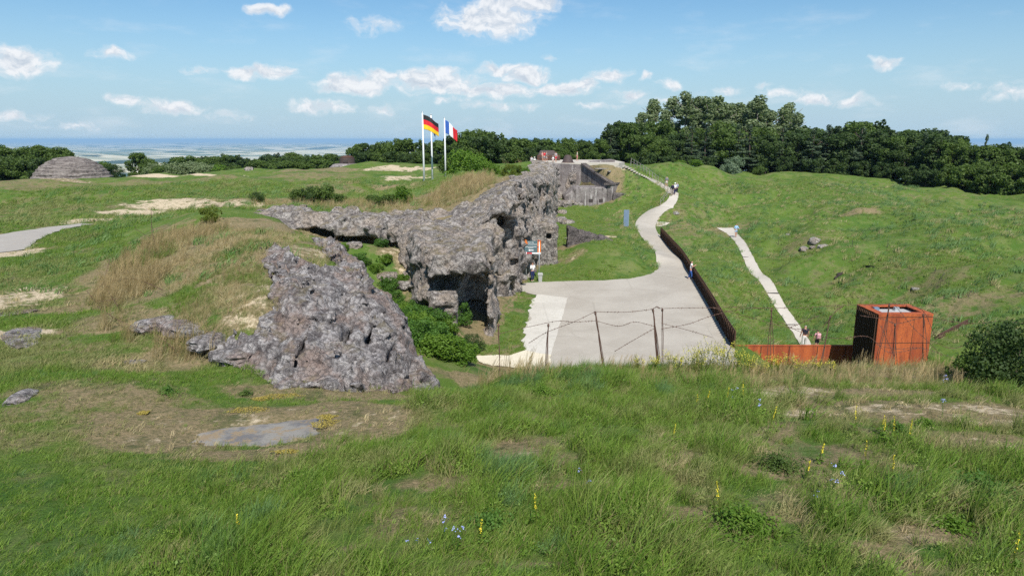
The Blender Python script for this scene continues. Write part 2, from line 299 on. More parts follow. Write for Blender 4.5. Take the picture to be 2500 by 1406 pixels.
class MB:
    def __init__(s): s.v = []; s.f = []; s.m = []
    def add(s, V, Fs, mi=0):
        b = len(s.v); s.v += [tuple(map(float, v)) for v in V]; s.f += [tuple(i + b for i in f) for f in Fs]; s.m += [mi] * len(Fs); return s
    def box(s, c, d, rot=0, mi=0, taper=1.0):
        x, y, z = [q / 2 for q in d]; V = []
        for sz in (-1, 1):
            k = taper if sz > 0 else 1
            for a, b in ((-1, -1), (1, -1), (1, 1), (-1, 1)):
                X, Y = a * x * k, b * y * k; V.append((c[0] + X * math.cos(rot) - Y * math.sin(rot), c[1] + X * math.sin(rot) + Y * math.cos(rot), c[2] + sz * z))
        return s.add(V, [(0, 3, 2, 1), (4, 5, 6, 7), (0, 1, 5, 4), (1, 2, 6, 5), (2, 3, 7, 6), (3, 0, 4, 7)], mi)
    def tube(s, P, r, n=6, mi=0, cap=True):
        P = [Vector(p) for p in P]; r = [r] * len(P) if not hasattr(r, '__len__') else r; V = []; Fs = []; u = None
        for i, p in enumerate(P):
            t = (P[min(i + 1, len(P) - 1)] - P[max(i - 1, 0)]).normalized()
            if u is None: u = t.orthogonal().normalized()
            else:
                u = (u - t * u.dot(t)); u = u.normalized() if u.length > 1e-6 else t.orthogonal().normalized()
            w_ = t.cross(u)
            for k in range(n): a = 2 * math.pi * k / n; V.append(p + (u * math.cos(a) + w_ * math.sin(a)) * r[i])
        for i in range(len(P) - 1):
            for k in range(n): Fs.append((i * n + k, i * n + (k + 1) % n, (i + 1) * n + (k + 1) % n, (i + 1) * n + k))
        if cap: Fs.append(tuple(range(n))[::-1]); Fs.append(tuple((len(P) - 1) * n + k for k in range(n)))
        return s.add(V, Fs, mi)
    def lathe(s, prof, c=(0, 0, 0), n=16, mi=0, cap=True):
        V = [(c[0] + r * math.cos(2 * math.pi * k / n), c[1] + r * math.sin(2 * math.pi * k / n), c[2] + z) for r, z in prof for k in range(n)]
        Fs = [(i * n + k, i * n + (k + 1) % n, (i + 1) * n + (k + 1) % n, (i + 1) * n + k) for i in range(len(prof) - 1) for k in range(n)]
        if cap: Fs.append(tuple(range(n))[::-1]); Fs.append(tuple((len(prof) - 1) * n + k for k in range(n)))
        return s.add(V, Fs, mi)
    def build(s, name, mats, parent=None, smooth=False):
        o = mesh_np(name, np.array(s.v), s.f, mats, parent, smooth, s.m); return o
def bevel(o, w, seg=2):
    m = o.modifiers.new('bevel', 'BEVEL'); m.width = w; m.segments = seg; m.limit_method = 'ANGLE'; m.angle_limit = R(40); return o
def tag(o, label=None, cat=None, group=None, kind=None):
    if label: o['label'] = label
    if cat: o['category'] = cat
    if group: o['group'] = group
    if kind: o['kind'] = kind
    return o
def empty(name, loc, rz=0, label=None, cat=None, group=None):
    o = bpy.data.objects.new(name, None); C.objects.link(o); o.location = [float(v) for v in loc]; o.rotation_euler = (0, 0, rz); o.empty_display_size = .3
    return tag(o, label, cat, group)
def dup(root, loc, rz=0, sc=1, label=None, group=None, cat=None):
    r = root.copy(); C.objects.link(r); r.location = [float(v) for v in loc]; r.rotation_euler = (root.rotation_euler[0], root.rotation_euler[1], rz); r.scale = (sc, sc, sc) if not hasattr(sc, '__len__') else sc
    if label: r['label'] = label
    if group: r['group'] = group
    for ch in list(root.children):
        c = ch.copy(); C.objects.link(c); c.parent = r
        for g in list(ch.children): d = g.copy(); C.objects.link(d); d.parent = c
    return r
ORD = ['first','second','third','fourth','fifth','sixth','seventh','eighth','ninth','tenth','eleventh','twelfth','thirteenth','fourteenth','fifteenth','sixteenth','seventeenth','eighteenth','nineteenth','twentieth']
def ordn(i):
    if i < 20: return ORD[i]
    t = ['','','twenty','thirty','forty','fifty','sixty'][(i + 1) // 10]; r = (i + 1) % 10
    return t + '-' + ORD[r - 1] if r else {20:'twentieth',30:'thirtieth',40:'fortieth',50:'fiftieth',60:'sixtieth'}[i + 1]
# ------------------------------------------------------------------ materials
def mat(name, col=(.5, .5, .5), rough=.8, metal=0, fn=None, spec=.3):
    m = bpy.data.materials.new(name); m.use_nodes = True; t = NT(m.node_tree); b = t.n['Principled BSDF']
    b.inputs['Base Color'].default_value = (*col, 1); b.inputs['Roughness'].default_value = rough; b.inputs['Metallic'].default_value = metal; b.inputs['Specular IOR Level'].default_value = spec
    if fn: fn(t, b)
    return m
def pos(t): return t.add('ShaderNodeNewGeometry').outputs['Position']
def objc(t): return t.add('ShaderNodeTexCoord').outputs['Object']
def vary(c1, c2, scale=3, c3=None, bump=0.0, bs=None, local=True, lo=.35, hi=.65):
    def fn(t, b):
        p = objc(t) if local else pos(t); n = t.noise(p, scale, 6, .6); c = t.mix(t.ss(n, lo, hi), c1, c2)
        if c3 is not None: c = t.mix(t.ss(t.noise(p, scale * 4.3, 5, .65), .55, .72), c, c3)
        t.l.new(c, b.inputs['Base Color'])
        if bump:
            bp = t.add('ShaderNodeBump', {'Height': t.noise(p, bs or scale * 6, 6, .65), 'Strength': 1.0, 'Distance': bump}); t.l.new(bp.outputs[0], b.inputs['Normal'])
    return fn
def slopeN(t):
    return t.add('ShaderNodeSeparateXYZ', {0: t.add('ShaderNodeNewGeometry').outputs['Normal']}).outputs[2]
def f_ground(t, b):
    p = pos(t)
    at = lambda n: t.add('ShaderNodeAttribute', attribute_name=n).outputs['Fac']
    big = t.noise(p, .16, 4, .6); mid = t.noise(p, 1.1, 6, .65); fine = t.noise(p, 9, 5, .7)
    g = t.mix(t.ss(big, .35, .65), (.098, .15, .025), (.07, .132, .023))
    g = t.mix(t.ss(mid, .42, .68), g, (.135, .17, .05))
    g = t.mix(t.ss(fine, .48, .75), g, (.06, .10, .022)); g = t.mix(t.math('MULTIPLY', t.ss(t.noise(p, .35, 5, .65), .5, .66), .7), g, (.045, .105, .02)); g = t.mix(t.math('MULTIPLY', t.ss(t.noise(p, .23, 5, .7), .53, .68), .55), g, (.17, .18, .07))
    dry = t.mix(t.ss(fine, .4, .65), (.26, .20, .115), (.14, .125, .06)); dry = t.mix(t.ss(mid, .5, .7), dry, (.09, .10, .04))
    dv = t.math('ADD', at('dry'), t.math('MULTIPLY', t.math('SUBTRACT', mid, .5), 1.5)); g = t.mix(t.ss(dv, .3, .75), g, dry)
    soil = t.mix(t.ss(fine, .4, .65), (.56, .47, .33), (.36, .28, .19))
    sv = t.math('ADD', at('dirt'), t.math('MULTIPLY', t.math('SUBTRACT', t.noise(p, 2.3, 6, .7), .5), 1.6)); g = t.mix(t.ss(sv, .42, .68), g, soil)
    # far land: woods and fields in strips
    sc = t.add('ShaderNodeVectorMath', {0: p, 1: (.00022, .0006, .0005)}, operation='MULTIPLY').outputs[0]
    vor = t.add('ShaderNodeTexVoronoi', {'Vector': sc, 'Scale': 8.0}); rnd = t.add('ShaderNodeSeparateColor', {0: vor.outputs['Color']}).outputs[0]
    fields = t.mix(t.ss(rnd, .25, .6), (.10, .14, .05), (.58, .52, .35)); woods = t.mix(t.ss(t.noise(p, .012, 5, .7), .4, .6), (.018, .038, .012), (.05, .075, .02))
    fw = t.math('ADD', t.noise(sc, 1.6, 4, .55), t.math('MULTIPLY', at('farn'), .22)); fl = t.mix(t.ss(fw, .59, .63), woods, fields)
    g = t.mix(at('far'), g, fl); t.l.new(g, b.inputs['Base Color'])
    bp = t.add('ShaderNodeBump', {'Height': t.math('ADD', t.noise(p, 14, 5, .75), t.math('MULTIPLY', mid, 1.5)), 'Strength': 1.0, 'Distance': .06}); t.l.new(bp.outputs[0], b.inputs['Normal'])
M = {}
M['ground'] = mat('turf', rough=.95, fn=f_ground, spec=.1)
def f_rock(light, dark, warm, sc=1.0, moss=.0):
    def fn(t, b):
        p = pos(t); wv = t.add('ShaderNodeTexNoise', {'Vector': p, 'Scale': 2.0 * sc}); wv.inputs['Detail'].default_value = 3
        wp = t.add('ShaderNodeVectorMath', {0: wv.outputs[1], 1: (.3 / sc, .3 / sc, .3 / sc)}, operation='MULTIPLY').outputs[0]; wp = t.add('ShaderNodeVectorMath', {0: p, 1: wp}, operation='ADD').outputs[0]
        n1 = t.noise(p, .6 * sc, 5, .6); n2 = t.noise(p, 4 * sc, 6, .65); n3 = t.noise(p, 16 * sc, 4, .7)
        va = t.add('ShaderNodeTexVoronoi', {'Vector': wp, 'Scale': 1.7 * sc}); vb = t.add('ShaderNodeTexVoronoi', {'Vector': wp, 'Scale': 5.5 * sc})
        ra = t.add('ShaderNodeSeparateColor', {0: va.outputs['Color']}).outputs[0]; rb = t.add('ShaderNodeSeparateColor', {0: vb.outputs['Color']}).outputs[0]
        k = t.math('MULTIPLY_ADD', n2, 1.3, t.math('MULTIPLY_ADD', ra, .4, t.math('MULTIPLY_ADD', rb, .25, -.48)))
        c = t.mix(t.ss(k, .05, .95), dark, light); c = t.mix(t.math('MULTIPLY', t.ss(n1, .47, .62), .7), c, warm)
        c = t.mix(t.math('MULTIPLY', t.ss(n3, .6, .75), .45), c, tuple(q * 1.3 for q in light))
        c = t.mix(t.math('MULTIPLY', t.ss(vb.outputs['Distance'], .45, .75), .55), c, tuple(q * .5 for q in dark))
        if moss:
            up = t.math('MULTIPLY', t.ss(slopeN(t), .55, .9), t.ss(t.noise(p, 1.1, 5, .7), .48, .62)); c = t.mix(t.math('MULTIPLY', up, moss), c, (.22, .18, .095))
        t.l.new(c, b.inputs['Base Color'])
        h = t.math('ADD', t.math('MULTIPLY', n2, 1.1), t.math('MULTIPLY', n3, .4)); h = t.math('SUBTRACT', h, t.math('MULTIPLY', vb.outputs['Distance'], .22)); h = t.math('SUBTRACT', h, t.math('MULTIPLY', va.outputs['Distance'], .3))
        bp = t.add('ShaderNodeBump', {'Height': h, 'Strength': 1.0, 'Distance': .26 / sc}); t.l.new(bp.outputs[0], b.inputs['Normal'])
    return fn
M['rock'] = mat('broken_concrete', rough=.95, spec=.1, fn=f_rock((.53, .485, .445), (.14, .122, .116), (.45, .37, .30), 1.0, .7))
M['rock_near'] = mat('broken_concrete_near', rough=.95, spec=.1, fn=f_rock((.54, .505, .49), (.125, .11, .11), (.33, .24, .20), 1.7, .5))
def f_dome(t, b):
    p = pos(t); st = t.add('ShaderNodeVectorMath', {0: p, 1: (.35, .35, 3.2)}, operation='MULTIPLY').outputs[0]; s = t.noise(st, 1.4, 6, .7); n = t.noise(p, 2.2, 7, .7)
    c = t.mix(t.ss(s, .38, .6), (.11, .092, .086), (.25, .22, .20)); c = t.mix(t.math('MULTIPLY', t.ss(n, .52, .68), .7), c, (.35, .315, .285)); c = t.mix(t.math('MULTIPLY', t.ss(n, .45, .36), .7), c, (.07, .06, .055)); t.l.new(c, b.inputs['Base Color'])
    bp = t.add('ShaderNodeBump', {'Height': t.math('ADD', s, n), 'Distance': .3}); t.l.new(bp.outputs[0], b.inputs['Normal'])
M['dome'] = mat('layered_rubble', rough=.95, spec=.1, fn=f_dome)
M['rock_dark'] = mat('old_masonry', rough=.95, spec=.1, fn=f_rock((.20, .175, .165), (.08, .07, .07), (.23, .2, .18), 1.6, .3))
M['boulder'] = mat('pale_limestone', rough=.95, spec=.1, fn=f_rock((.5, .48, .44), (.22, .2, .18), (.4, .33, .27), 2.0, .2))
def f_conc(t, b):
    p = pos(t); n = t.noise(p, .55, 6, .6); st = t.add('ShaderNodeVectorMath', {0: p, 1: (2.2, 2.2, .22)}, operation='MULTIPLY').outputs[0]; s = t.noise(st, 1.5, 6, .65)
    c = t.mix(t.ss(n, .35, .65), (.25, .225, .215), (.15, .13, .125)); c = t.mix(t.ss(s, .55, .68), c, (.42, .40, .38)); c = t.mix(t.ss(s, .45, .33), c, (.07, .06, .058))
    t.l.new(c, b.inputs['Base Color']); bp = t.add('ShaderNodeBump', {'Height': t.noise(p, 4, 7, .7), 'Distance': .12}); t.l.new(bp.outputs[0], b.inputs['Normal'])
M['conc'] = mat('weathered_concrete', rough=.9, fn=f_conc, spec=.1)
def f_pave(c1, c2, c3, bs=60):
    def fn(t, b):
        p = pos(t); c = t.mix(t.ss(t.noise(p, .25, 5, .6), .35, .65), c1, c2); c = t.mix(t.math('MULTIPLY', t.ss(t.noise(p, 2.2, 6, .7), .5, .75), .5), c, c3); c = t.mix(t.math('MULTIPLY', t.ss(t.noise(p, bs, 3, .6), .45, .7), .5), c, tuple(q * .62 for q in c1)); v = t.add('ShaderNodeTexVoronoi', {'Vector': p, 'Scale': .16}, feature='DISTANCE_TO_EDGE'); c = t.mix(t.math('MULTIPLY', t.ss(v.outputs[0], .012, .0), .25), c, tuple(q * .6 for q in c1)); c = t.mix(t.math('MULTIPLY', t.ss(t.noise(p, .8, 4, .8), .6, .7), .35), c, tuple(q * .8 for q in c1))
        t.l.new(c, b.inputs['Base Color']); bp = t.add('ShaderNodeBump', {'Height': t.noise(p, bs, 4, .7), 'Distance': .01}); t.l.new(bp.outputs[0], b.inputs['Normal'])
    return fn
M['pave'] = mat('sanded_asphalt', rough=.9, spec=.15, fn=f_pave((.365, .33, .28), (.43, .395, .34), (.50, .46, .40)))
M['path'] = mat('compacted_limestone', rough=.9, spec=.15, fn=f_pave((.46, .42, .36), (.5, .46, .4), (.54, .5, .43)))
M['gravel'] = mat('white_gravel', rough=.95, spec=.1, fn=f_pave((.50, .47, .415), (.57, .54, .48), (.30, .29, .22), 12))
M['sand'] = mat('yellow_grit', rough=.95, spec=.1, fn=f_pave((.60, .53, .40), (.66, .6, .47), (.46, .4, .28), 30))
M['oldpave'] = mat('old_grey_asphalt', rough=.95, spec=.1, fn=f_pave((.33, .305, .275), (.37, .345, .31), (.42, .37, .29), 20))
def f_slab(t, b):
    p = pos(t); c = t.mix(t.ss(t.noise(p, 1.3, 5, .6), .42, .58), (.15, .145, .145), (.25, .235, .21)); c = t.mix(t.ss(t.noise(p, 2.4, 7, .72), .47, .58), c, (.27, .205, .13)); c = t.mix(t.math('MULTIPLY', t.ss(t.noise(p, 25, 4, .7), .5, .7), .5), c, (.09, .085, .08))
    v = t.add('ShaderNodeTexVoronoi', {'Vector': p, 'Scale': .45}, feature='DISTANCE_TO_EDGE'); c = t.mix(t.math('MULTIPLY', t.ss(t.noise(p, .8, 5, .75), .495, .5), .0), c, (.05, .045, .04)); t.l.new(c, b.inputs['Base Color'])
    bp = t.add('ShaderNodeBump', {'Height': t.noise(p, 30, 5, .7), 'Distance': .01}); t.l.new(bp.outputs[0], b.inputs['Normal'])
M['slab'] = mat('cracked_concrete_slab', rough=.9, spec=.15, fn=f_slab)
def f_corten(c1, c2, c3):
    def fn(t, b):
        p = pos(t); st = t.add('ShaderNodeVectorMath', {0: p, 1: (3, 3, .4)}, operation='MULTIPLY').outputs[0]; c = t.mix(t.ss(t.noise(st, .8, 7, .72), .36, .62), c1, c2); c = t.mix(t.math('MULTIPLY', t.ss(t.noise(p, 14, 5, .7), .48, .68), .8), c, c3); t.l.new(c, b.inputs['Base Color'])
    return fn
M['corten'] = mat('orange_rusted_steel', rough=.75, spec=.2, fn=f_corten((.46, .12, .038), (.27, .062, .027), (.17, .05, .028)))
M['corten_dark_and_shaded'] = mat('dark_and_shaded_rusted_steel', rough=.8, spec=.2, fn=f_corten((.085, .05, .032), (.055, .034, .024), (.12, .06, .03)))  # dark steel of parapet and joints; on the box side its tone stands for shade
M['rust'] = mat('rusty_iron', rough=.85, spec=.2, fn=vary((.10, .05, .035), (.06, .035, .028), 4, (.16, .08, .05)))
M['wire'] = mat('rusty_wire', (.11, .062, .045), .8)
M['iron'] = mat('dark_iron', rough=.7, fn=vary((.035, .03, .03), (.06, .045, .04), 5))
M['turret'] = mat('red_brown_turret_steel', rough=.7, fn=vary((.078, .052, .046), (.058, .044, .042), 2, (.10, .065, .055)))
M['white'] = mat('white_enamel', rough=.45, fn=vary((.78, .79, .8), (.7, .71, .72), 3))
M['galv'] = mat('galvanised_steel', rough=.4, metal=.6, fn=vary((.55, .58, .6), (.45, .48, .5), 5))
M['postwood'] = mat('grey_wood', rough=.9, fn=vary((.3, .27, .22), (.2, .18, .15), 6))
M['panel'] = mat('slate_blue_panel', rough=.5, fn=vary((.13, .19, .27), (.16, .22, .30), 2))
def flat(name, c, r=.7, k=.85): return mat(name, rough=r, fn=vary(c, tuple(q * k for q in c), 9))
M['signgreen'] = flat('slate_green_sign', (.09, .15, .165)); M['signorange'] = flat('sign_orange', (.7, .19, .03)); M['signred'] = flat('sign_red', (.6, .05, .06)); M['signwhite'] = flat('sign_white', (.8, .8, .8)); M['signdark'] = flat('sign_dark_red', (.28, .03, .02))
M['bin'] = flat('grey_plastic', (.36, .37, .35)); M['lead'] = flat('grey_gravel_roof', (.42, .42, .42)); M['glass'] = flat('dull_glass_light', (.3, .36, .4), .3)
for n_, c_ in dict(black=(.02, .02, .022), red=(.62, .02, .03), gold=(.85, .52, .02), blue=(.03, .1, .38), navy=(.012, .02, .13), fwhite=(.8, .8, .82)).items(): M['fl_' + n_] = flat('flag_' + n_, c_, .7, .9)
M['moss'] = flat('yellow_moss', (.30, .24, .05)); M['petal_yg'] = flat('yellow_green_florets', (.52, .48, .06))
def leafmat(name, c1, c2, c3=None, trans=.35, sc=.5):
    m = bpy.data.materials.new(name); m.use_nodes = True; t = NT(m.node_tree); b = t.n['Principled BSDF']; o = t.n['Material Output']
    p = pos(t); oi = t.add('ShaderNodeObjectInfo').outputs['Random']; f = t.math('ADD', t.math('MULTIPLY', t.ss(t.noise(p, sc, 4, .6), .35, .65), .6), t.math('MULTIPLY', oi, .4))
    c = t.mix(f, c1, c2)
    if c3 is not None: c = t.mix(t.ss(t.noise(p, sc * 5, 3, .6), .56, .7), c, c3)
    t.l.new(c, b.inputs['Base Color']); b.inputs['Roughness'].default_value = .6; b.inputs['Specular IOR Level'].default_value = .25
    tr = t.add('ShaderNodeBsdfTranslucent', {0: t.mix(1.0, c, (1.3, 1.5, .7), 'MULTIPLY')}); ms = t.add('ShaderNodeMixShader', {0: trans, 1: b.outputs[0], 2: tr.outputs[0]}); t.l.new(ms.outputs[0], o.inputs[0])
    return m
M['leaf_dec'] = leafmat('leaf_deciduous', (.06, .10, .02), (.10, .155, .032), (.145, .20, .05))
M['leaf_dark'] = leafmat('leaf_dark', (.034, .064, .018), (.062, .10, .026), (.095, .135, .036), .32)
M['leaf_pine'] = leafmat('needles', (.05, .08, .042), (.08, .118, .06), (.105, .14, .07), .2)
M['leaf_pale'] = leafmat('leaf_pale', (.15, .195, .09), (.19, .235, .12), (.24, .28, .16))
M['leaf_silver'] = leafmat('leaf_silver', (.14, .2, .12), (.2, .26, .17), None)
M['leaf_bright'] = leafmat('leaf_bright', (.085, .165, .018), (.14, .235, .03), (.18, .26, .04), .4, 1.2)
M['leaf_yellow'] = leafmat('leaf_yellow_green', (.10, .14, .02), (.16, .19, .03), None, .4, 1)
M['leaf_ivy'] = leafmat('leaf_ivy', (.05, .12, .018), (.09, .18, .03), (.12, .21, .035), .35, 1.2)
M['bark'] = mat('bark', rough=.95, fn=vary((.10, .08, .06), (.055, .045, .035), 5)); M['bark_pale'] = mat('pale_bark', rough=.95, fn=vary((.26, .22, .19), (.13, .11, .09), 5))
M['straw'] = leafmat('dry_stems', (.36, .27, .13), (.46, .36, .19), None, .3, 2)
M['brownstem'] = leafmat('brown_stems', (.16, .09, .06), (.22, .13, .08), None, .2, 2)
M['petal_y'] = flat('yellow_petals', (.78, .66, .05)); M['petal_b'] = flat('blue_petals', (.34, .38, .72)); M['petal_w'] = flat('white_petals', (.75, .75, .68))
def grassmat():
    m = bpy.data.materials.new('grass_blades'); m.use_nodes = True; t = NT(m.node_tree); b = t.n['Principled BSDF']; o = t.n['Material Output']
    tint = t.add('ShaderNodeAttribute', attribute_name='tint', attribute_type='INSTANCER').outputs['Fac']; oi = t.add('ShaderNodeObjectInfo').outputs['Random']
    bl = t.add('ShaderNodeAttribute', attribute_name='blade').outputs['Fac']
    g = t.mix(oi, (.105, .20, .024), (.20, .285, .05)); g = t.mix(t.ss(bl, .8, .95), g, (.25, .22, .1))
    g2 = t.mix(oi, (.19, .23, .07), (.29, .27, .12)); g3 = t.mix(oi, (.40, .31, .17), (.5, .41, .25)); blue = t.mix(oi, (.10, .19, .06), (.15, .24, .09))
    c = t.mix(t.ss(tint, .15, .0), g, blue); c = t.mix(t.ss(tint, .35, .6), c, g2); c = t.mix(t.ss(tint, .65, .95), c, g3)
    t.l.new(c, b.inputs['Base Color']); b.inputs['Roughness'].default_value = .55; b.inputs['Specular IOR Level'].default_value = .2
    tr = t.add('ShaderNodeBsdfTranslucent', {0: t.mix(1.0, c, (1.2, 1.4, .7), 'MULTIPLY')}); ms = t.add('ShaderNodeMixShader', {0: .3, 1: b.outputs[0], 2: tr.outputs[0]}); t.l.new(ms.outputs[0], o.inputs[0]); return m
M['grass'] = grassmat()

# ------------------------------------------------------------------ ground sheet
def axis(segs):
    o = []
    for a, b, d in segs: o += list(np.arange(a, b, d))
    return o
def geo(a, b, r):
    o = []; x = a; d = 2.0
    while x < b: o.append(x); d *= r; x += d
    o.append(b); return o
ys = np.array([-y for y in geo(30, 3000, 1.3)][::-1] + axis([(-28, 4, 2), (4, 22, .2), (22, 60, .3), (60, 120, .55), (120, 170, 1.2)]) + geo(170, 90000, 1.055))
xs = np.array([-x for x in geo(90, 70000, 1.09)][::-1] + axis([(-88, -40, 1.2), (-40, -22, .5), (-22, 24, .3), (24, 50, .5), (50, 98, .9)]) + geo(98, 70000, 1.09))
X, Y = np.meshgrid(xs, ys); Z = G(X, Y)
psd = pathsd(X, Y); Z -= .10 * sstep(-.02, .12, psd)
rm = rockmask(X, Y); Z -= .45 * rm * (Y < 60) + 1.6 * sstep(.35, .8, polysd(MR1, X, Y))
far = sstep(150, 330, np.sqrt(X * X * .8 + Y * Y))
# dirt / dry grass patches, placed where they lie on the hill
PATCH = [  # px, py, rx, ry (metres), dirt, dry
 (230,535,2.5,2,.9,.5),(330,522,3,2.2,.9,.5),(420,500,4,3,.7,.6),(500,493,4,2.5,.5,.6),(300,505,2,3,.3,.5),(20,620,1.6,1.6,.9,.5),(20,730,2,2,.6,.6),(40,815,1.2,.7,.9,.5),(350,428,14,1.3,1,.5),(300,425,6,2,.6,.6),(440,427,6,1.2,.8,.5),(150,436,5,2,.5,.8),
 (100,460,14,6,0,.6),(400,450,14,4,0,.6),(60,520,7,6,0,.45),(980,412,7,4,.85,.6),(940,415,5,3,.6,.6),(970,432,2.5,4,.7,.5),(1010,435,3,2,.6,.5),(800,412,10,5,.3,.7),(740,425,10,5,0,.6),(820,455,4,4,.2,.6),(940,458,2,2,.2,.9),(1000,458,2,2,.3,.5),
 (1120,460,5,6,.1,1),(1180,450,4,10,.1,1),(1250,397,9,16,.1,1),(1050,490,5,4,.1,.9),(960,500,5,3,.1,.7),(700,500,8,3,.35,.8),(600,505,5,3,.6,.8),(850,500,5,2,.2,.7),(1150,500,3,4,.2,.9),(1100,540,3,4,.3,.9),
 (640,1040,3.6,1.5,.35,1.3),(420,1030,1.6,1.0,.3,1.3),(850,1000,1.3,1.0,.2,1.2),(600,1110,1.6,.5,.3,1.1),(900,960,1.5,.8,.2,.9),(700,955,2.5,.7,.2,.8),(250,960,2.2,.9,.15,.8),(150,1000,2,.8,0,.6),(350,900,1.6,.8,.1,.6),
 (500,600,5,4,.15,1),(600,640,4,3,.3,1),(680,700,1.6,1.5,.6,.8),(650,760,1.3,1,.5,.8),(400,620,3,4,0,1),(300,700,2.4,3,0,1),(280,780,1.5,1.3,0,1),(450,860,1.6,.7,.1,1),(640,560,4,3,.3,1),(760,620,1.5,2,.5,.9),(550,720,3,2,.2,.8),(730,560,2.5,2,.4,.9),
 (980,620,2,2.0,.5,.8),(1000,660,1.5,1.2,.5,.7),(960,600,2,2,.4,.7),(1170,760,.8,1.5,.3,.8),
 (1950,960,.7,.8,.55,.9),(1960,1010,.6,.5,.6,.9),(1880,960,1,.7,.5,.8),(2200,960,1.6,.5,.3,.9),(2350,1010,1.6,.8,.5,1),(2150,1000,1.2,.6,.5,.9),(2400,1080,1.3,.5,.4,.8),(2250,1300,.8,.4,.4,1),(2050,1230,.5,.3,.5,1),(1660,1260,.4,.3,.4,1),(1850,930,4,.8,.2,.7),(2300,920,4,1,.2,.8),
 (1250,1110,.5,.3,.5,1),(1230,1090,.8,.4,.2,.8),(1680,1110,.4,.4,.4,.8),(1880,1150,.5,.3,.4,.9),(1480,1060,.6,.4,.3,.8),(1320,1380,.5,.2,.4,.9),(1500,1330,.4,.2,.3,.9),(450,1280,.5,.3,.2,.6),(860,1340,.4,.2,.3,.8),(1060,1180,.7,.3,.1,.8),(2130,1340,.6,.2,.3,.9),(1790,1290,.4,.2,.3,.9),(1380,1190,.5,.25,.2,.8),
 (100,1080,3,.8,0,.5),(200,1150,2,.8,0,.35),(1640,1000,2,.6,0,.4),(1300,905,3,1.2,.2,1),(1150,930,1.6,1,.1,1),(1220,895,2,1.5,.3,.9),(60,700,4,3,0,.4),(130,660,3,3,0,.4),(100,860,3,1.6,0,.45),
 (2110,518,3.0,1.6,0,.9),(1790,560,4,3,0,.6),(1700,560,6,5,0,.6),(1660,570,3,4,0,.5),(2130,700,6,4,0,.42),(2250,720,5,2,.05,.5),(2000,710,4,4,0,.4),(2300,760,6,2,.15,.6),(1960,600,5,3,0,.5),(1480,420,3,4,.1,.8),(1440,410,3,3,.3,.9),(1390,700-100,2,2,.2,.8),(1400,625,1.5,1.5,.4,.6),(1490,578,1,.6,.7,.7),(1650,520,2,4,0,.5),(2330,470,10,5,0,.4),(2280,500,8,5,0,.3),(2100,455,12,6,0,.35),
 (1580,800,0.1,.1,0,0),(1960,832,1.5,1.2,.2,.5)]
DI = np.zeros_like(X); DR = np.zeros_like(X); PW = []
for (a, b_, rx, ry, di, dr) in PATCH:
    q = on(a, b_); PW.append((q[0], q[1], rx, ry, di, dr))
def patchval(X, Y):
    wx = .35 * fbm(X / .9, Y / .9, s=41, o=3); DI = np.zeros_like(X); DR = np.zeros_like(X)
    for (cx, cy, rx, ry, di, dr) in PW:
        m = (np.abs(X - cx) < rx * 2.2) & (np.abs(Y - cy) < ry * 2.2)
        if not m.any(): continue
        d = np.sqrt(((X[m] - cx) / rx) ** 2 + ((Y[m] - cy) / ry) ** 2) + wx[m]
        f = 1 - sstep(.55, 1.35, d); DI[m] = np.maximum(DI[m], f * di); DR[m] = np.maximum(DR[m], f * dr)
    return DI, DR
DI, DR = patchval(X, Y)
EDG, EAT = polysd(POLY, X, Y, POLY[:, 2:]); DR = np.maximum(DR, 1.2 * ((EAT[..., 1] > 1) & (EDG > -1.0) & (EDG < EAT[..., 1] + .2)))
DR = np.maximum(DR, .22 + .25 * vn(X / 6, Y / 6, s=77)); DI = np.maximum(DI, .5 * sstep(-.35, .0, psd) * (polysd(SLAB, X, Y) < -1) * (vn(X * 1.3, Y * 1.3, s=5) > -.2))
DR = np.maximum(DR, .7 * sstep(.15, .65, fbm(X / .8, Y / .8, s=507, o=3)) * (Y < 21) * sstep(-4, 1, X)); DR = np.maximum(DR, .6 * sstep(.3, .7, fbm(X / 1.5, Y / 1.5, s=509, o=3)) * (Y < 70) * (X < 2))
FN = sstep(2500, 14000, np.sqrt(X * X + Y * Y)) - .6 * (1 - sstep(2500, 6000, np.sqrt(X * X + Y * Y)))
ny, nx = X.shape; ii = (np.arange(ny - 1)[:, None] * nx + np.arange(nx - 1)[None, :]).ravel()
ground = mesh_np('ground', np.stack([X, Y, Z], -1).reshape(-1, 3), np.stack([ii, ii + 1, ii + nx + 1, ii + nx], 1), M['ground'],
    attrs={'dirt': ('POINT', 'FLOAT', DI), 'dry': ('POINT', 'FLOAT', DR), 'far': ('POINT', 'FLOAT', far), 'farn': ('POINT', 'FLOAT', FN)})
tag(ground, 'grassy hill with worn soil falling away to a wide plain', 'ground', kind='structure')
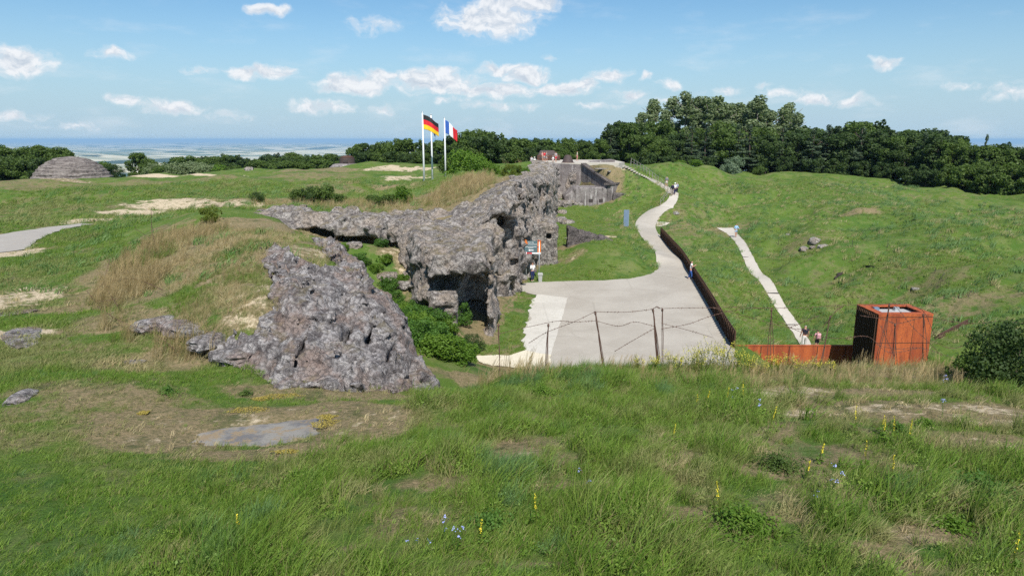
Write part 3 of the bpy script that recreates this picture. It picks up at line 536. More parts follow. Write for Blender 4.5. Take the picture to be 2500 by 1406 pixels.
# ------------------------------------------------------------------ paved sheets
def sheet(name, P, m, step, lift, label, kind='structure', rag=.06, cat='path', zfix=None):
    P = np.asarray(P); key = P.tobytes()
    if key in ROWS:
        a, b = [r[:, :2] for r in ROWS[key]]; n = max(len(a), 2); res = lambda r, k: np.stack([np.interp(np.linspace(0, 1, k), np.linspace(0, 1, len(r)), r[:, i]) for i in (0, 1)], 1)
        L_ = np.linalg.norm(np.diff(a, axis=0), axis=1).sum(); k = int(L_ / .25); a = res(a, k); b = res(b, k); c = 9; t = np.linspace(0, 1, c)[None, :, None]; g = a[:, None] * (1 - t) + b[:, None] * t
        d = (b - a) / np.linalg.norm(b - a, axis=1)[:, None]; g[:, 0] += d * (rag * fbm(a[:, 0] * 1.5, a[:, 1] * 1.5, s=55, o=4))[:, None]; g[:, -1] += d * (rag * fbm(b[:, 0] * 1.5, b[:, 1] * 1.5, s=56, o=4))[:, None]
        X = g[..., 0]; Y = g[..., 1]; Z = G0(X, Y) + lift; ii = (np.arange(k - 1)[:, None] * c + np.arange(c - 1)[None]).ravel(); o = mesh_np(name, np.stack([X, Y, Z], -1).reshape(-1, 3), np.stack([ii, ii + 1, ii + c + 1, ii + c], 1), m); return tag(o, label, cat, kind=kind)
    import bmesh
    Q = []
    for i in range(len(P)):
        p, q = P[i], P[(i + 1) % len(P)]; n = max(1, int(np.linalg.norm(q - p) / step)); Q += [p + (q - p) * k / n for k in range(n)]
    Q = np.array(Q); T_ = np.roll(Q, -1, 0) - np.roll(Q, 1, 0); N_ = np.stack([-T_[:, 1], T_[:, 0]], 1) / (np.linalg.norm(T_, axis=1)[:, None] + 1e-9); Q = Q + N_ * (rag * (fbm(Q[:, 0] * 1.1, Q[:, 1] * 1.1, s=57, o=5, g=.65)))[:, None]
    bm = bmesh.new(); z = (G0(Q[:, 0], Q[:, 1]) if zfix is None else np.full(len(Q), zfix)) + lift; vs = [bm.verts.new((Q[i, 0], Q[i, 1], z[i])) for i in range(len(Q))]; f = bm.faces.new(vs); bm.normal_update()
    if f.normal.z < 0: f.normal_flip()
    bmesh.ops.triangulate(bm, faces=[f], ngon_method='EAR_CLIP')
    if zfix is None:
        for _ in range(3): bmesh.ops.subdivide_edges(bm, edges=[e for e in bm.edges if e.calc_length() > .8], cuts=1); bmesh.ops.triangulate(bm, faces=bm.faces[:])
        co = np.array([v.co[:] for v in bm.verts]); zz = G0(co[:, 0], co[:, 1]) + lift
        for v, q in zip(bm.verts, zz): v.co.z = q
    me = bpy.data.meshes.new(name); bm.to_mesh(me); bm.free(); me.materials.append(m); return tag(link(bpy.data.objects.new(name, me)), label, cat, kind=kind)
sheet('plaza', PLAZA, M['pave'], .25, .0, 'pale grey paved forecourt below the ruined fort wall', rag=.09, zfix=0)
sheet('path', UPATH, M['pave'], .22, .006, 'curving pale asphalt path climbing from the forecourt', rag=.04)
sheet('path', UPATH2, M['path'], .22, .012, 'short pale ramp path above the curved asphalt path', rag=.05)
sheet('path', LPATH, M['path'], .2, .0, 'narrow straight limestone path sloping down in the green hollow', rag=.04)
sheet('path', APATH, M['oldpave'], .2, .02, 'worn grey asphalt path crossing the grass at far left', rag=.12)
rg = random.Random(11); GRV = pxpoly([(1312,718),(1386,727),(1345,868)] + [(float(np.interp(y, [720, 760, 800, 830, 862], [1310, 1296, 1285, 1278, 1281])) + rg.uniform(-9, 7), y) for y in range(862, 722, -5)], 0)
sheet('gravel', GRV, M['gravel'], .2, .008, 'white gravel strip along the left edge of the forecourt', rag=.03, cat='gravel', zfix=0)
SND = pxpoly([(1160,868),(1240,868),(1283,856),(1348,866),(1335,905),(1180,888)], 0)
sheet('path', SND, M['sand'], .2, .012, 'yellow grit track joining the forecourt below the crest', rag=.15, zfix=0)
sheet('path', pxpoly([(1603,547),(1650,547),(1648,550),(1603,551)], 1.02), M['path'], .1, .03, 'thin pale kerb line crossing the grass by the path bend')
sheet('slab', SLAB, M['slab'], .1, -.055, 'cracked grey concrete slab lying flush in the foreground grass', rag=.22, cat='slab', kind=None)
# drain strips across the sloping path
for i, (a, b_) in enumerate([((1814, 628), (1840, 627)), ((1872, 717), (1900, 716)), ((1921, 793), (1950, 792))]):
    p = onb(*a); q = onb(*b_); m = MB(); zz = float(G0(np.array([p[0]]), np.array([p[1]]))[0]) + .02; mid = (p + q) / 2
    m.box((mid[0], mid[1], zz), (abs(q[0] - p[0]) + .1, .12, .03), 0); o = m.build('drain_strip', M['iron']); tag(o, '%s dark drain strip across the narrow limestone path, counted from the top' % ORD[i], 'drain', 'drain strips across the narrow path')
# ------------------------------------------------------------------ rock masses: solid fields turned into meshes (surface nets)
def surfnet(fn, lo, hi, h):
    gx = [np.arange(lo[i], hi[i] + h, h) for i in range(3)]; X, Y, Z = np.meshgrid(*gx, indexing='ij'); f = fn(X, Y, Z)
    f[0] = f[-1] = -1; f[:, 0] = f[:, -1] = -1; f[:, :, 0] = f[:, :, -1] = -1
    s = f > 0; nx, ny, nz = f.shape; idx = np.full((nx - 1, ny - 1, nz - 1), -1)
    cnt = sum(s[a:nx - 1 + a, b:ny - 1 + b, c:nz - 1 + c].astype(int) for a in (0, 1) for b in (0, 1) for c in (0, 1)); act = (cnt > 0) & (cnt < 8)
    I, J, K = np.nonzero(act); idx[I, J, K] = np.arange(len(I)); acc = np.zeros((len(I), 3)); num = np.zeros(len(I)); cor = [(a, b, c) for a in (0, 1) for b in (0, 1) for c in (0, 1)]
    for a in cor:
        for d in range(3):
            if a[d]: continue
            b = list(a); b[d] = 1; fa = f[I + a[0], J + a[1], K + a[2]]; fb = f[I + b[0], J + b[1], K + b[2]]; m = (fa > 0) != (fb > 0)
            t = np.where(m, fa / np.where(m, fa - fb, 1), 0); p = np.tile(np.array(a, float), (len(I), 1)); p[:, d] += t; acc[m] += p[m]; num[m] += 1
    V = (acc / num[:, None] + np.stack([I, J, K], 1)) * h + np.array([gx[0][0], gx[1][0], gx[2][0]]); Q = []
    for d in range(3):
        u, v = [(1, 2), (2, 0), (0, 1)][d]; A = [slice(1, -1)] * 3; A[d] = slice(0, -1); B = [slice(1, -1)] * 3; B[d] = slice(1, None)
        sa = s[tuple(A)]; sb = s[tuple(B)]; P = np.argwhere(sa != sb); off = np.ones(3, int); off[d] = 0; P = P + off
        def g(du, dv): q = P.copy(); q[:, u] += du; q[:, v] += dv; return idx[q[:, 0], q[:, 1], q[:, 2]]
        q = np.stack([g(-1, -1), g(0, -1), g(0, 0), g(-1, 0)], 1); flip = ~s[P[:, 0], P[:, 1], P[:, 2]]; q[flip] = q[flip][:, ::-1]; Q.append(q)
    Q = np.concatenate(Q); Q = Q[(Q >= 0).all(1)]; return V, Q
def smn(a, b, k=.3):
    h = np.clip(.5 + .5 * (b - a) / k, 0, 1); return b * (1 - h) + a * h - k * h * (1 - h)
ROOF = np.array([(-40,57.5),(-13,56.8),(-9,55.2),(-5.5,54.2),(-3.4,55.5),(-2.0,58.5),(-.6,64),(1.0,75),(2.6,96),(3.4,114),(30,114),(30,0),(-40,0)], float)
CAVES = [((-.5,50.0,4.35),(1.65,3.9,2.35)),((-2.35,40.6,1.9),(.85,3.5,2.3)),((-3.0,39.5,3.75),(1.7,2.3,.6)),((-.35,42.9,3.6),(.95,2.9,2.4)),((-.3,48,1.6),(.9,2.5,1.6)),((-1.5,42.8,3.7),(.75,1.2,1.6)),((-4.6,41.6,1.2),(.8,1.6,1.2)),
         ((-15.8,54.9,4.4),(1.6,2.4,.7)),((-12.2,53.6,3.9),(1.7,2.2,.6)),((-9.6,51.9,3.8),(1.4,2.2,.75)),((-8,48.6,4.2),(1.1,1.6,.5)),((4.2,80,3),(1,1.5,1.8)),((.9,57.5,3.4),(.8,1.0,1.5)),((1.4,63,5.2),(.7,1.6,1.3)),((2.6,70.5,6.2),(.6,1.2,.9)),((-5.2,39.6,3.6),(.5,1.2,.5))]
def cliff_field(X, Y, Z):
    s = polysd(POLY[:, :2], X[:, :, 0], Y[:, :, 0])[:, :, None]; top = (fU(X[:, :, 0], Y[:, :, 0]) + .1)[:, :, None]
    lean = .25 * (1 - Z / 6.0)
    f = smn(s + .12 + lean * .9, top - Z, .35)
    f = np.broadcast_to(f, X.shape).copy(); m = np.abs(f) < 2.0
    x, y, z = X[m], Y[m], Z[m]; wx = x + .5 * vn(x * .8, y * .8, z * .8, 70); wz = z + .4 * vn(x * .7, y * .7, z * .7, 71)
    n = .55 * ridged(wx * .38, y * .38, wz * .30, 2, 80) + .26 * ridged(wx * 1.15, y * 1.15, wz * 1.3, 3, 84) - .12
    d1, d2 = worley(wx * .75, y * .75, wz * 1.05, 90); n = n + .42 * (np.clip(d2 - d1, 0, .5) - .22)
    n = n + .17 * (.5 - d1) + .13 * fbm(x * 1.7, y * 1.7, z * 3.2, 4, 95, .65); d1, d2 = worley(wx * 1.9, y * 1.9, wz * 2.3, 93); n = n + .1 * (.5 - d1)
    T_ = np.broadcast_to(top, X.shape)[m]; flat = sstep(.7, .0, T_ - z); n = n + .6 * (1 - flat) * np.minimum(ridged(wx * .55, y * .55, z * .1, 2, 97), .22); n = n * (1 - .42 * flat) - .1
    g = f[m] + n
    for (c, r) in CAVES:
        q = (((x - c[0]) / r[0]) ** 4 + ((y - c[1]) / r[1]) ** 4 + ((z - c[2]) / r[2]) ** 4) ** .25 + .25 * fbm(x * .9, y * .9, z * .9, 3, 99)
        g = np.minimum(g, (q - 1) * min(r) * .8)
    f[m] = g
    sin = np.broadcast_to(s, X.shape); f = np.minimum(f, 8 - sin); f = np.minimum(f, (polysd(ROOF, X[:, :, 0], Y[:, :, 0]) + .8 * fbm(X[:, :, 0] * .5, Y[:, :, 0] * .5, s=98, o=3))[:, :, None])           # only a shell along the face
    yl = np.interp(X[:, :, 0], [-23, -18, -14, -10, -8.5], [54.6, 53.2, 50.5, 45, 30]) + .5 * fbm(X[:, :, 0] * .6, Y[:, :, 0] * .6, s=94, o=3); f = np.minimum(f, ((Y[:, :, 0] - yl) * .8)[:, :, None])
    far_l = np.broadcast_to((X[:, :, :1] + 22.5), X.shape); f = np.minimum(f, far_l * .8)
    return f
V1, Q1 = surfnet(cliff_field, (-23.5, 38, -.5), (3.5, 62, 9.3), .15)
V2, Q2 = surfnet(cliff_field, (-5, 61.6, -.5), (10.5, 113, 10.2), .26)
keep = np.ones(len(V1), bool)
cliff = mesh_np('ruined_wall', np.concatenate([V1, V2]), np.concatenate([Q1, Q2 + len(V1)]), M['rock'], smooth=True)
tag(cliff, 'long shell-broken grey concrete fort wall with dark caves beside the forecourt', 'ruined wall')
def onu(px, py, h=.25):
    d = pxdir(px, py); t = np.linspace(14, 45, 500) / d[1]; z = fU(d[0] * t, d[1] * t) + h; k = np.nonzero(CZ + d[2] * t < z)[0]; tt = t[k[0]] if len(k) else t[-1]; return np.array([d[0] * tt, d[1] * tt, CZ + d[2] * tt])
CLEFT = [(onu(px, py) + np.array([0, .1, .02]), r) for px, py, r in [(1022,915,(.42,.7,.55)),(1000,880,(.16,.6,.7)),(955,875,(.11,.6,.8)),(905,840,(.12,.7,.8)),(850,825,(.12,.7,.8)),(735,870,(.1,.5,.6)),(885,920,(.1,.5,.5)),(655,890,(.1,.4,.4))]]
def mound_field(X, Y, Z):
    x2, y2 = X[:, :, 0], Y[:, :, 0]; a1 = polysd(MR1, x2, y2); a = np.maximum(a1, polysd(MR3, x2, y2));  g0 = G0(x2, y2)
    u = fU(x2, y2); sp_ = polysd(POLY[:, :2], x2, y2); wall = np.clip(a, -2, 1.2)
    top = np.where(a > 0, np.maximum(g0, u - np.maximum(-sp_, 0) * 1.0), g0)
    f = np.minimum((wall * 1.1)[:, :, None] + .0, (top - .22 + .42 * sstep(.0, .8, a))[:, :, None] - Z); m = np.abs(f) < 1.3; x, y, z = X[m], Y[m], Z[m]
    wx = x + .3 * vn(x * 1.6, y * 1.6, z * 1.6, 170); wy = y + .3 * vn(x * 1.6, y * 1.6, z * 1.6, 171)
    n = .85 * np.minimum(ridged(wx * 1.05, wy * .25, z * .2, 2, 180), .26) + .2 * ridged(wx * 2.1, wy * 2.1, z * 1.8, 3, 184)
    d1, d2 = worley(wx * 1.4, wy * 1.2, z * 1.3, 190); n += .16 * (np.clip(d2 - d1, 0, .5) - .22) + .17 * (.5 - d1) + .45 * np.clip(ridged(x * .42, y * .3, z * .15, 2, 188), -.7, .35) + .09 * fbm(x * 3.3, y * 3.3, z * 4.5, 4, 189, .65)
    d1, d2 = worley(x * 4.2, y * 4.2, z * 4.2, 193); n += .08 * (.5 - d1)
    g = f[m] + n - .2
    for (c, r) in CLEFT:
        q = np.sqrt(((x - c[0]) / r[0]) ** 2 + ((y - c[1]) / r[1]) ** 2 + ((z - c[2]) / r[2]) ** 2) + .45 * fbm(x * 2.5, y * 2.5, z * 2.5, 3, 199); g = np.minimum(g, (q - 1) * min(r) * .8)
    f[m] = g; return f
V3, Q3 = surfnet(mound_field, (-15, 15.4, 2.6), (-.6, 33, 8.8), .075)
mound = mesh_np('rock_mound', V3, Q3, M['rock_near'], smooth=True); tag(mound, 'jagged grey concrete rubble mass rising at the near end of the grassy mound', 'rock mound')
# block house with a square loophole standing against the wall
def block_field(X, Y, Z):
    c = np.array([2.55, 69.5]); f = np.minimum(np.minimum(2.1 - np.abs(X - c[0]) - .06 * Z, 3.2 - np.abs(Y - c[1])), (4.1 - .12 * np.abs(X - c[0]) ** 2) - Z)
    f = f + .22 * ridged(X * .7, Y * .7, Z * .6, 3, 210) * sstep(1.2, 4.2, Z) + .05 * fbm(X * 2.5, Y * 2.5, Z * 2.5, 3, 215) - .1
    hole = np.maximum(np.maximum(np.abs(X - 3.6) - .26, np.abs(Z - 2.75) - .26), np.abs(Y - 66.4) - 1.1); return np.minimum(f, hole)
V4, Q4 = surfnet(block_field, (-.5, 65, -.4), (6.5, 74, 5.5), .13)
tag(mesh_np('blockhouse', V4, Q4, M['rock'], smooth=True), 'rounded concrete blockhouse with small square loophole at the right end of the wall', 'blockhouse')
# stone dome at far left
def dome_field(X, Y, Z):
    c = DC; r = np.sqrt((X - c[0]) ** 2 + (Y - c[1]) ** 2); zz = Z - c[2]; prof = np.interp(zz, [-2, 0, 1.2, 2.1, 2.9, 3.4, 3.75], [6.6, 5.9, 5.1, 4.3, 3.1, 2.0, -.4])
    lay = .22 * (np.abs(((Z * 1.7 + .3 * vn(X * .4, Y * .4, Z * .4, 220)) % 1) - .5) * 2 - .5)
    return (prof - r) * .8 + lay + .16 * ridged(X * 1.0, Y * 1.0, Z * 1.8, 3, 222) - .05
DS = .8; DC = atz(178, 436, 5.6); DC = np.array([DC[0], DC[1], 5.6]); 
V5, Q5 = surfnet(dome_field, DC + np.array([-9, -9, -1.5]), DC + np.array([9, 9, 6]), .2)
dome = mesh_np('dome_bunker', V5, Q5, M['dome'], smooth=True); tag(dome, 'low dome-shaped bunker of layered grey rubble at the far left of the plateau', 'bunker')
# boulders and rubble
def boulder(name, c, r, label, cat='boulder', m='boulder', seed=0, group=None, n=3, flat=.7):
    import bmesh
    bm = bmesh.new(); bmesh.ops.create_icosphere(bm, subdivisions=n, radius=1)
    P = np.array([v.co[:] for v in bm.verts]); k = 1 + .32 * ridged(P[:, 0] * 1.1 + seed, P[:, 1] * 1.1, P[:, 2] * 1.1, 3, 300 + seed) * .6 + .12 * vn(P[:, 0] * 4, P[:, 1] * 4 + seed, P[:, 2] * 4, 301)
    P = P * k[:, None] * np.array([1, 1, flat]); P = np.sign(P) * np.abs(P) ** .85
    me = bpy.data.meshes.new(name)
    for i, v in enumerate(bm.verts): v.co = P[i]
    bm.to_mesh(me); bm.free(); me.materials.append(M[m]); o = link(bpy.data.objects.new(name, me)); o.location = [float(q) for q in c]; o.scale = tuple(float(q) for q in (r if hasattr(r, '__len__') else (r, r, r))); o.rotation_euler = (0, 0, seed * 1.7)
    return tag(o, label, cat, group)
def bo(px, py, r, label, dz=0, **k):
    q = on(px, py); return boulder(k.pop('name', 'boulder'), (q[0], q[1], q[2] + dz), r, label, **k)
bo(52, 972, (.42, .22, .16), 'grey boulder lying alone in the grass at the left edge', m='rock_near', seed=1)
bo(322, 884, (.35, .12, .06), 'thin flat grey stone in the grass before the dry grass mound', m='rock_near', seed=2, name='flat_stone', cat='stone')
q = on(60, 818); boulder('rock_slab', (q[0], q[1], q[2] - .03), (1.3, .5, .09), 'flat grey rock slab flush with the grass at the left edge', 'rock slab', 'rock_near', 5)
q = on(20, 765); boulder('rock_slab', (q[0], q[1], q[2] - .03), (.9, .3, .08), 'pale flat stone slab showing through worn grass above the left rock slab', 'rock slab', 'rock_near', 6)
bo(1990, 590, (.6, .5, .55), 'tallest white stone of the rubble heap in the right field', seed=3)
bo(2012, 603, (.75, .5, .35), 'broad whitish stone on the right side of the field rubble heap', seed=4)
bo(1963, 608, (.6, .4, .35), 'low whitish stone on the left side of the field rubble heap', seed=8)
bo(1985, 604, (.3, .3, .2), 'small brown stone in the middle of the field rubble heap', seed=9, m='rock')
bo(1925, 573, (.3, .3, .15), 'small pale stone in the grass above the field rubble heap', seed=10); bo(2235, 705, (.3, .3, .15), 'small pale stone behind the rusty steel box', seed=11)
bo(1650, 521, (.5, .4, .3), 'white boulder on the grass beside the climbing path', seed=12)
for i, (a, b_, r, l) in enumerate([(1378, 500, 1.3, 'upper'), (1366, 540, 1.0, 'middle'), (1385, 545, .8, 'right-hand'), (1410, 500, .8, 'small'), (1362, 480, 1.2, 'highest'), (1372, 520, .7, 'smallest')]):
    bo(a, b_, (r, r, r * .8), '%s mossy concrete boulder of the scree between wall and casemate' % l, seed=20 + i, m='rock', group='boulders of the scree')
for i, (a, b_, r, l) in enumerate([(1270, 628, .6, 'rounded grey boulder at the foot of the wall pillar'), (1015, 600 + 5, .5, 'pale boulder inside the gully below the wall'), (985, 695, .55, 'pale rubble block at the top of the green gully'), (1000, 668, .4, 'cream stone above the green gully slope'), (1160, 740, .45, 'pale block lying under the wall overhang'), (945, 675, .6, 'grey block at the head of the gully'), (865, 600, .5, 'standing pale stone before the wall cave')]):
    bo(a, b_, (r, r, r * .7), l, seed=30 + i, m='rock')
for i, (a, b_, r, l) in enumerate([(385, 792, (.75, .4, .28), 'leftmost dark slab of the ledge buried in dry grass'), (450, 803, (.8, .45, .3), 'second dark slab of the ledge buried in dry grass'), (515, 832, (.7, .4, .28), 'broad grey slab with pale top in the ledge below the mound'), (565, 868, (.6, .35, .25), 'pale stone at the right end of the dark ledge')]):
    bo(a, b_, r, l, seed=80 + i, m='rock_near', name='ledge_stone', cat='stone')
# remains of a masonry wall in the ditch
def ruin_field(X, Y, Z):
    t = (X - RA[0]); base = np.minimum(.75 - np.abs(Y - RA[1] - .18 * t), np.minimum(t + .2, 4.6 - t)); top = RA[2] + 2.0 - .3 * t + .15 * vn(X * 2, Y * 2, Z * 2, 401)
    return np.minimum(base, top - Z) + .12 * ridged(X * 1.4, Y * 1.4, Z * 1.6, 3, 402) - .05
RA = on(1390, 600); RA[2] -= .1; V6, Q6 = surfnet(ruin_field, RA + np.array([-1.5, -2, -.6]), RA + np.array([6, 3, 2.5]), .1)
tag(mesh_np('masonry_ruin', V6, Q6, M['rock_dark'], smooth=True), 'low broken masonry wall half buried in the green bank', 'ruin')
bo(1400, 583, (1.0, .4, .12), 'pale flat slab leaning along the broken masonry wall', seed=44); bo(1436, 571, (.7, .25, .1), 'white edge stone beside the buried masonry wall', seed=45)
# ------------------------------------------------------------------ casemate bunker and gun terrace
def wallmesh(mb, P, thick=.6, mi=0, segs=1):
    """vertical wall through (x, y, zbottom, ztop) points, thickened away from the camera"""
    P = [np.array(p, float) for p in P]
    for a, b in zip(P[:-1], P[1:]):
        d = b[:2] - a[:2]; d /= np.linalg.norm(d); n = np.array([-d[1], d[0]]) * thick
        V = []
        for q in (a, b):
            for zz in (q[2], q[3]): V.append((q[0], q[1], zz)); V.append((q[0] + n[0], q[1] + n[1], zz))
        mb.add(V, [(0, 4, 6, 2), (1, 3, 7, 5), (2, 6, 7, 3), (0, 1, 5, 4), (0, 2, 3, 1), (4, 5, 7, 6)], mi)
cas = empty('casemate', (11, 111, 2.3), 0, 'weathered concrete casemate with slanting wing wall beyond the ruined wall', 'bunker')
cas_loc = Vector((11, 111, 2.3))
def rel(o): o.location = -cas_loc; return o
m = MB(); wallmesh(m, [(6.4, 112.4, 1.5, 8.25), (11.2, 111.9, 1.5, 8.05)], .7); rel(m.build('rear_wall', M['conc'], cas))
m = MB(); wallmesh(m, [(11.22, 111.88, 1.5, 8.05), (14.8, 102.9, 1.5, 5.35)], .6); rel(m.build('wing_wall', M['conc'], cas))
m = MB(); wallmesh(m, [(11.1, 111.7, 8.06, 8.3), (14.7, 102.7, 5.36, 5.6)], .9); rel(m.build('coping', M['rock_dark'], cas))
m = MB(); wallmesh(m, [(14.83, 102.9, 1.5, 5.35), (19.6, 110.8, 2.3, 5.45)], .6); rel(m.build('front_wall', M['conc'], cas))
m = MB(); wallmesh(m, [(14.7, 102.6, 5.36, 5.62), (20.3, 111.2, 5.46, 5.62)], 1.1); rel(m.build('coping', M['rock_dark'], cas))
def lowblock(X, Y, Z):
    f = np.minimum(np.minimum(X - 8.0, 14.9 - X), np.minimum(Y - 103.4, 108 - Y)); top = np.interp(X, [8, 9.5, 12, 15], [3.6, 4.9, 5.0, 4.9])
    f = np.minimum(f, top - Z); return f + .15 * ridged(X * .9, Y * .9, Z * .9, 3, 430) * sstep(12, 8.5, X) + .04 * fbm(X * 2, Y * 2, Z * 2, 3, 431)
V7, Q7 = surfnet(lowblock, (7, 102.6, 1.5), (15.8, 109, 6), .2); rel(mesh_np('lower_block', V7, Q7, M['conc'], cas, smooth=True))
for x in (9.8, 11.9, 13.4): rel(MB().box((x, 103.42, 3.0), (.6, .12, .5)).build('opening', M['iron'], cas))
def ruin2(X, Y, Z):
    t = X - 15.2; base = np.minimum(.55 - np.abs(Y - (103.2 + .15 * t)), np.minimum(t, 7.0 - t)); return np.minimum(base, 4.15 - .06 * t - Z) + .1 * ridged(X, Y, Z * 1.4, 3, 440)
V8, Q8 = surfnet(ruin2, (14.6, 101.5, 1.6), (23, 106, 4.8), .14)
tag(mesh_np('stone_revetment', V8, Q8, M['rock_dark'], smooth=True), 'long low dark stone wall at the foot of the casemate', 'stone wall')
TZ = 8.15
m = MB(); tp = [(6.2, 113.2), (17.5, 113.6), (19, 117), (19, 131), (4, 132), (3.4, 122), (4.4, 117)]
m.add([(a, b, TZ + .12) for a, b in tp] + [(a, b, 6.5) for a, b in tp], [tuple(range(7)), *[(i, i + 7, (i + 1) % 7 + 7, (i + 1) % 7) for i in range(7)]])
tag(m.build('terrace', M['path']), 'flat pale concrete gun terrace on top of the fort', 'terrace', kind='structure')
m = MB(); a = aty(1442, 405, 118); b_ = aty(1500, 403, 117.5); m.add([(a[0], 118, TZ + .12), (b_[0], 117, TZ + .12), (b_[0], 117, TZ + .5), (a[0], 118, TZ + .16), (a[0], 122, TZ + .12), (b_[0], 122, TZ + .12), (b_[0], 122, TZ + .5), (a[0], 122, TZ + .16)], [(0, 1, 2, 3), (4, 7, 6, 5), (3, 2, 6, 7), (1, 5, 6, 2), (0, 3, 7, 4), (0, 4, 5, 1)])
tag(m.build('concrete_ledge', M['conc']), 'raised grey concrete ledge at the right edge of the gun terrace', 'ledge')
q = aty(1386, 403, 114.5); bell = empty('observation_turret', (q[0], 114.5, TZ + .1), 0, 'rust brown bell-shaped steel cupola at the terrace edge', 'turret')
MB().lathe([(1.0, 0), (.95, .1), (.78, .5), (.62, .95), (.5, 1.15), (.3, 1.27), (.05, 1.3)], n=24).build('dome', M['turret'], bell, True); MB().lathe([(1.12, -.1), (1.12, .07), (1.0, .1)], n=24).build('ring', M['rust'], bell)
q = aty(1341, 395, 128); gt = empty('gun_turret', (q[0] - .2, 128, TZ + .1), 0, 'wide dark steel gun turret with flat cap on the terrace', 'turret')
o = bevel(MB().box((0, 0, .5), (4.2, 3.0, .9)).build('plinth', M['rust'], gt), .1); o = bevel(MB().box((-.2, .2, .9 + .45), (3.5, 2.5, .9), taper=.72).build('cap', M['turret'], gt), .12)
MB().box((-1.3, -1.5, .5), (.8, .1, .3)).build('recess', M['iron'], gt); MB().box((1.1, -1.5, .5), (1.0, .1, .4)).build('recess', M['iron'], gt)
q = aty(848, 401, 126); dt = empty('gun_turret', (q[0], q[1], q[2] - .1), 0, 'red-brown steel drum turret standing on a grassy rise left of the flagpoles', 'turret')
MB().lathe([(1.35, 0), (1.35, 1.15), (1.25, 1.25)], n=24).build('drum', M['turret'], dt); MB().lathe([(1.28, 1.26), (1.0, 1.5), (.5, 1.62), (.05, 1.65)], n=24).build('cap', M['rust'], dt, True); MB().box((0, -1.36, .6), (.8, .1, .35)).build('slot', M['iron'], dt)
MB().lathe([(4.5, -1.6), (2.6, .02), (2.2, .16), (1.6, .2), (.05, .25)], n=28).build('apron', M['conc'], dt, True)
for i in range(1):
    q = on(608, 415); boulder('concrete_block', (q[0], q[1], q[2]), (.7, .7, .6), 'weathered grey concrete stump by the pale bushes beyond the plateau', 'concrete block', 'rock', 50)
q = on(285, 418); boulder('rubble_heap', (q[0] + 1, q[1], q[2]), (3.2, 2, 1.1), 'pale broken rubble heap just right of the domed bunker', 'rubble heap', 'rock', 51)
# ------------------------------------------------------------------ foliage
def leaves(P, N, size, rnd, aspect=1.0, droop=0.0, shape='quad'):
    """one small leaf-clump face per point, facing roughly along N"""
    n = len(P); N = N + rnd.normal(0, .55, (n, 3)); N /= np.linalg.norm(N, axis=1)[:, None] + 1e-9
    u = np.cross(N, rnd.normal(0, 1, (n, 3))); u /= np.linalg.norm(u, axis=1)[:, None] + 1e-9; v = np.cross(N, u)
    s = size * rnd.uniform(.6, 1.35, (n, 1)); a = s * .5; b = s * .5 * aspect
    q = [P - u * a * .15 - v * b, P + u * a * .9 - v * b * .1 + N * s * .12, P + u * a * .1 + v * b, P - u * a * .9 + v * b * .1 - N * s * .12]
    V = np.stack(q, 1).reshape(-1, 3); V[:, 2] -= 0; return V, np.arange(4 * n).reshape(n, 4)
def blobpts(blobs, n, rnd, inner=.35):
    w_ = np.array([b[3] * b[4] * b[5] for b in blobs]) ** .67; w_ /= w_.sum(); k = rnd.choice(len(blobs), n, p=w_); B = np.array(blobs)[k]
    d = rnd.normal(0, 1, (n, 3)); d /= np.linalg.norm(d, axis=1)[:, None]; r = inner + (1 - inner) * rnd.uniform(0, 1, (n, 1)) ** .45
    lump = 1 + .22 * vn(d[:, 0] * 2.5 + k, d[:, 1] * 2.5, d[:, 2] * 2.5, 3)[:, None]
    return B[:, :3] + d * r * lump * B[:, 3:6], d
def crown_mesh(name, blobs, n, size, m, parent, seed=0, **k):
    rnd = np.random.default_rng(seed); P, N = blobpts(blobs, n, rnd); V, Q = leaves(P, N, size, rnd, **k); return mesh_np(name, V, Q, M[m], parent, smooth=False)
def rblobs(rnd, n, cz, H, W, ztop, r):
    o = []
    for i in range(n):
        t = rnd.random(); z = cz + (ztop - cz) * t; rad = W * math.sqrt(max(.05, 1 - ((t - .4) / .68) ** 2)) * rnd.uniform(.35, 1); a = rnd.random() * 6.283; s = r * rnd.uniform(.7, 1.25)
        o.append((rad * math.cos(a), rad * math.sin(a), z, s, s, s * rnd.uniform(.7, 1)))
    for i in range(9):
        t = .35 + .65 * rnd.random(); rad = W * math.sqrt(max(.02, 1 - ((t - .4) / .66) ** 2)) * 1.12; a = rnd.random() * 6.283; s = r * rnd.uniform(.22, .42); o.append((rad * math.cos(a), rad * math.sin(a), cz + (ztop - cz) * t + r * .45 * t, s, s, s * 1.5))
    return o
HID = (0, -60, -400)
PROTO = {}
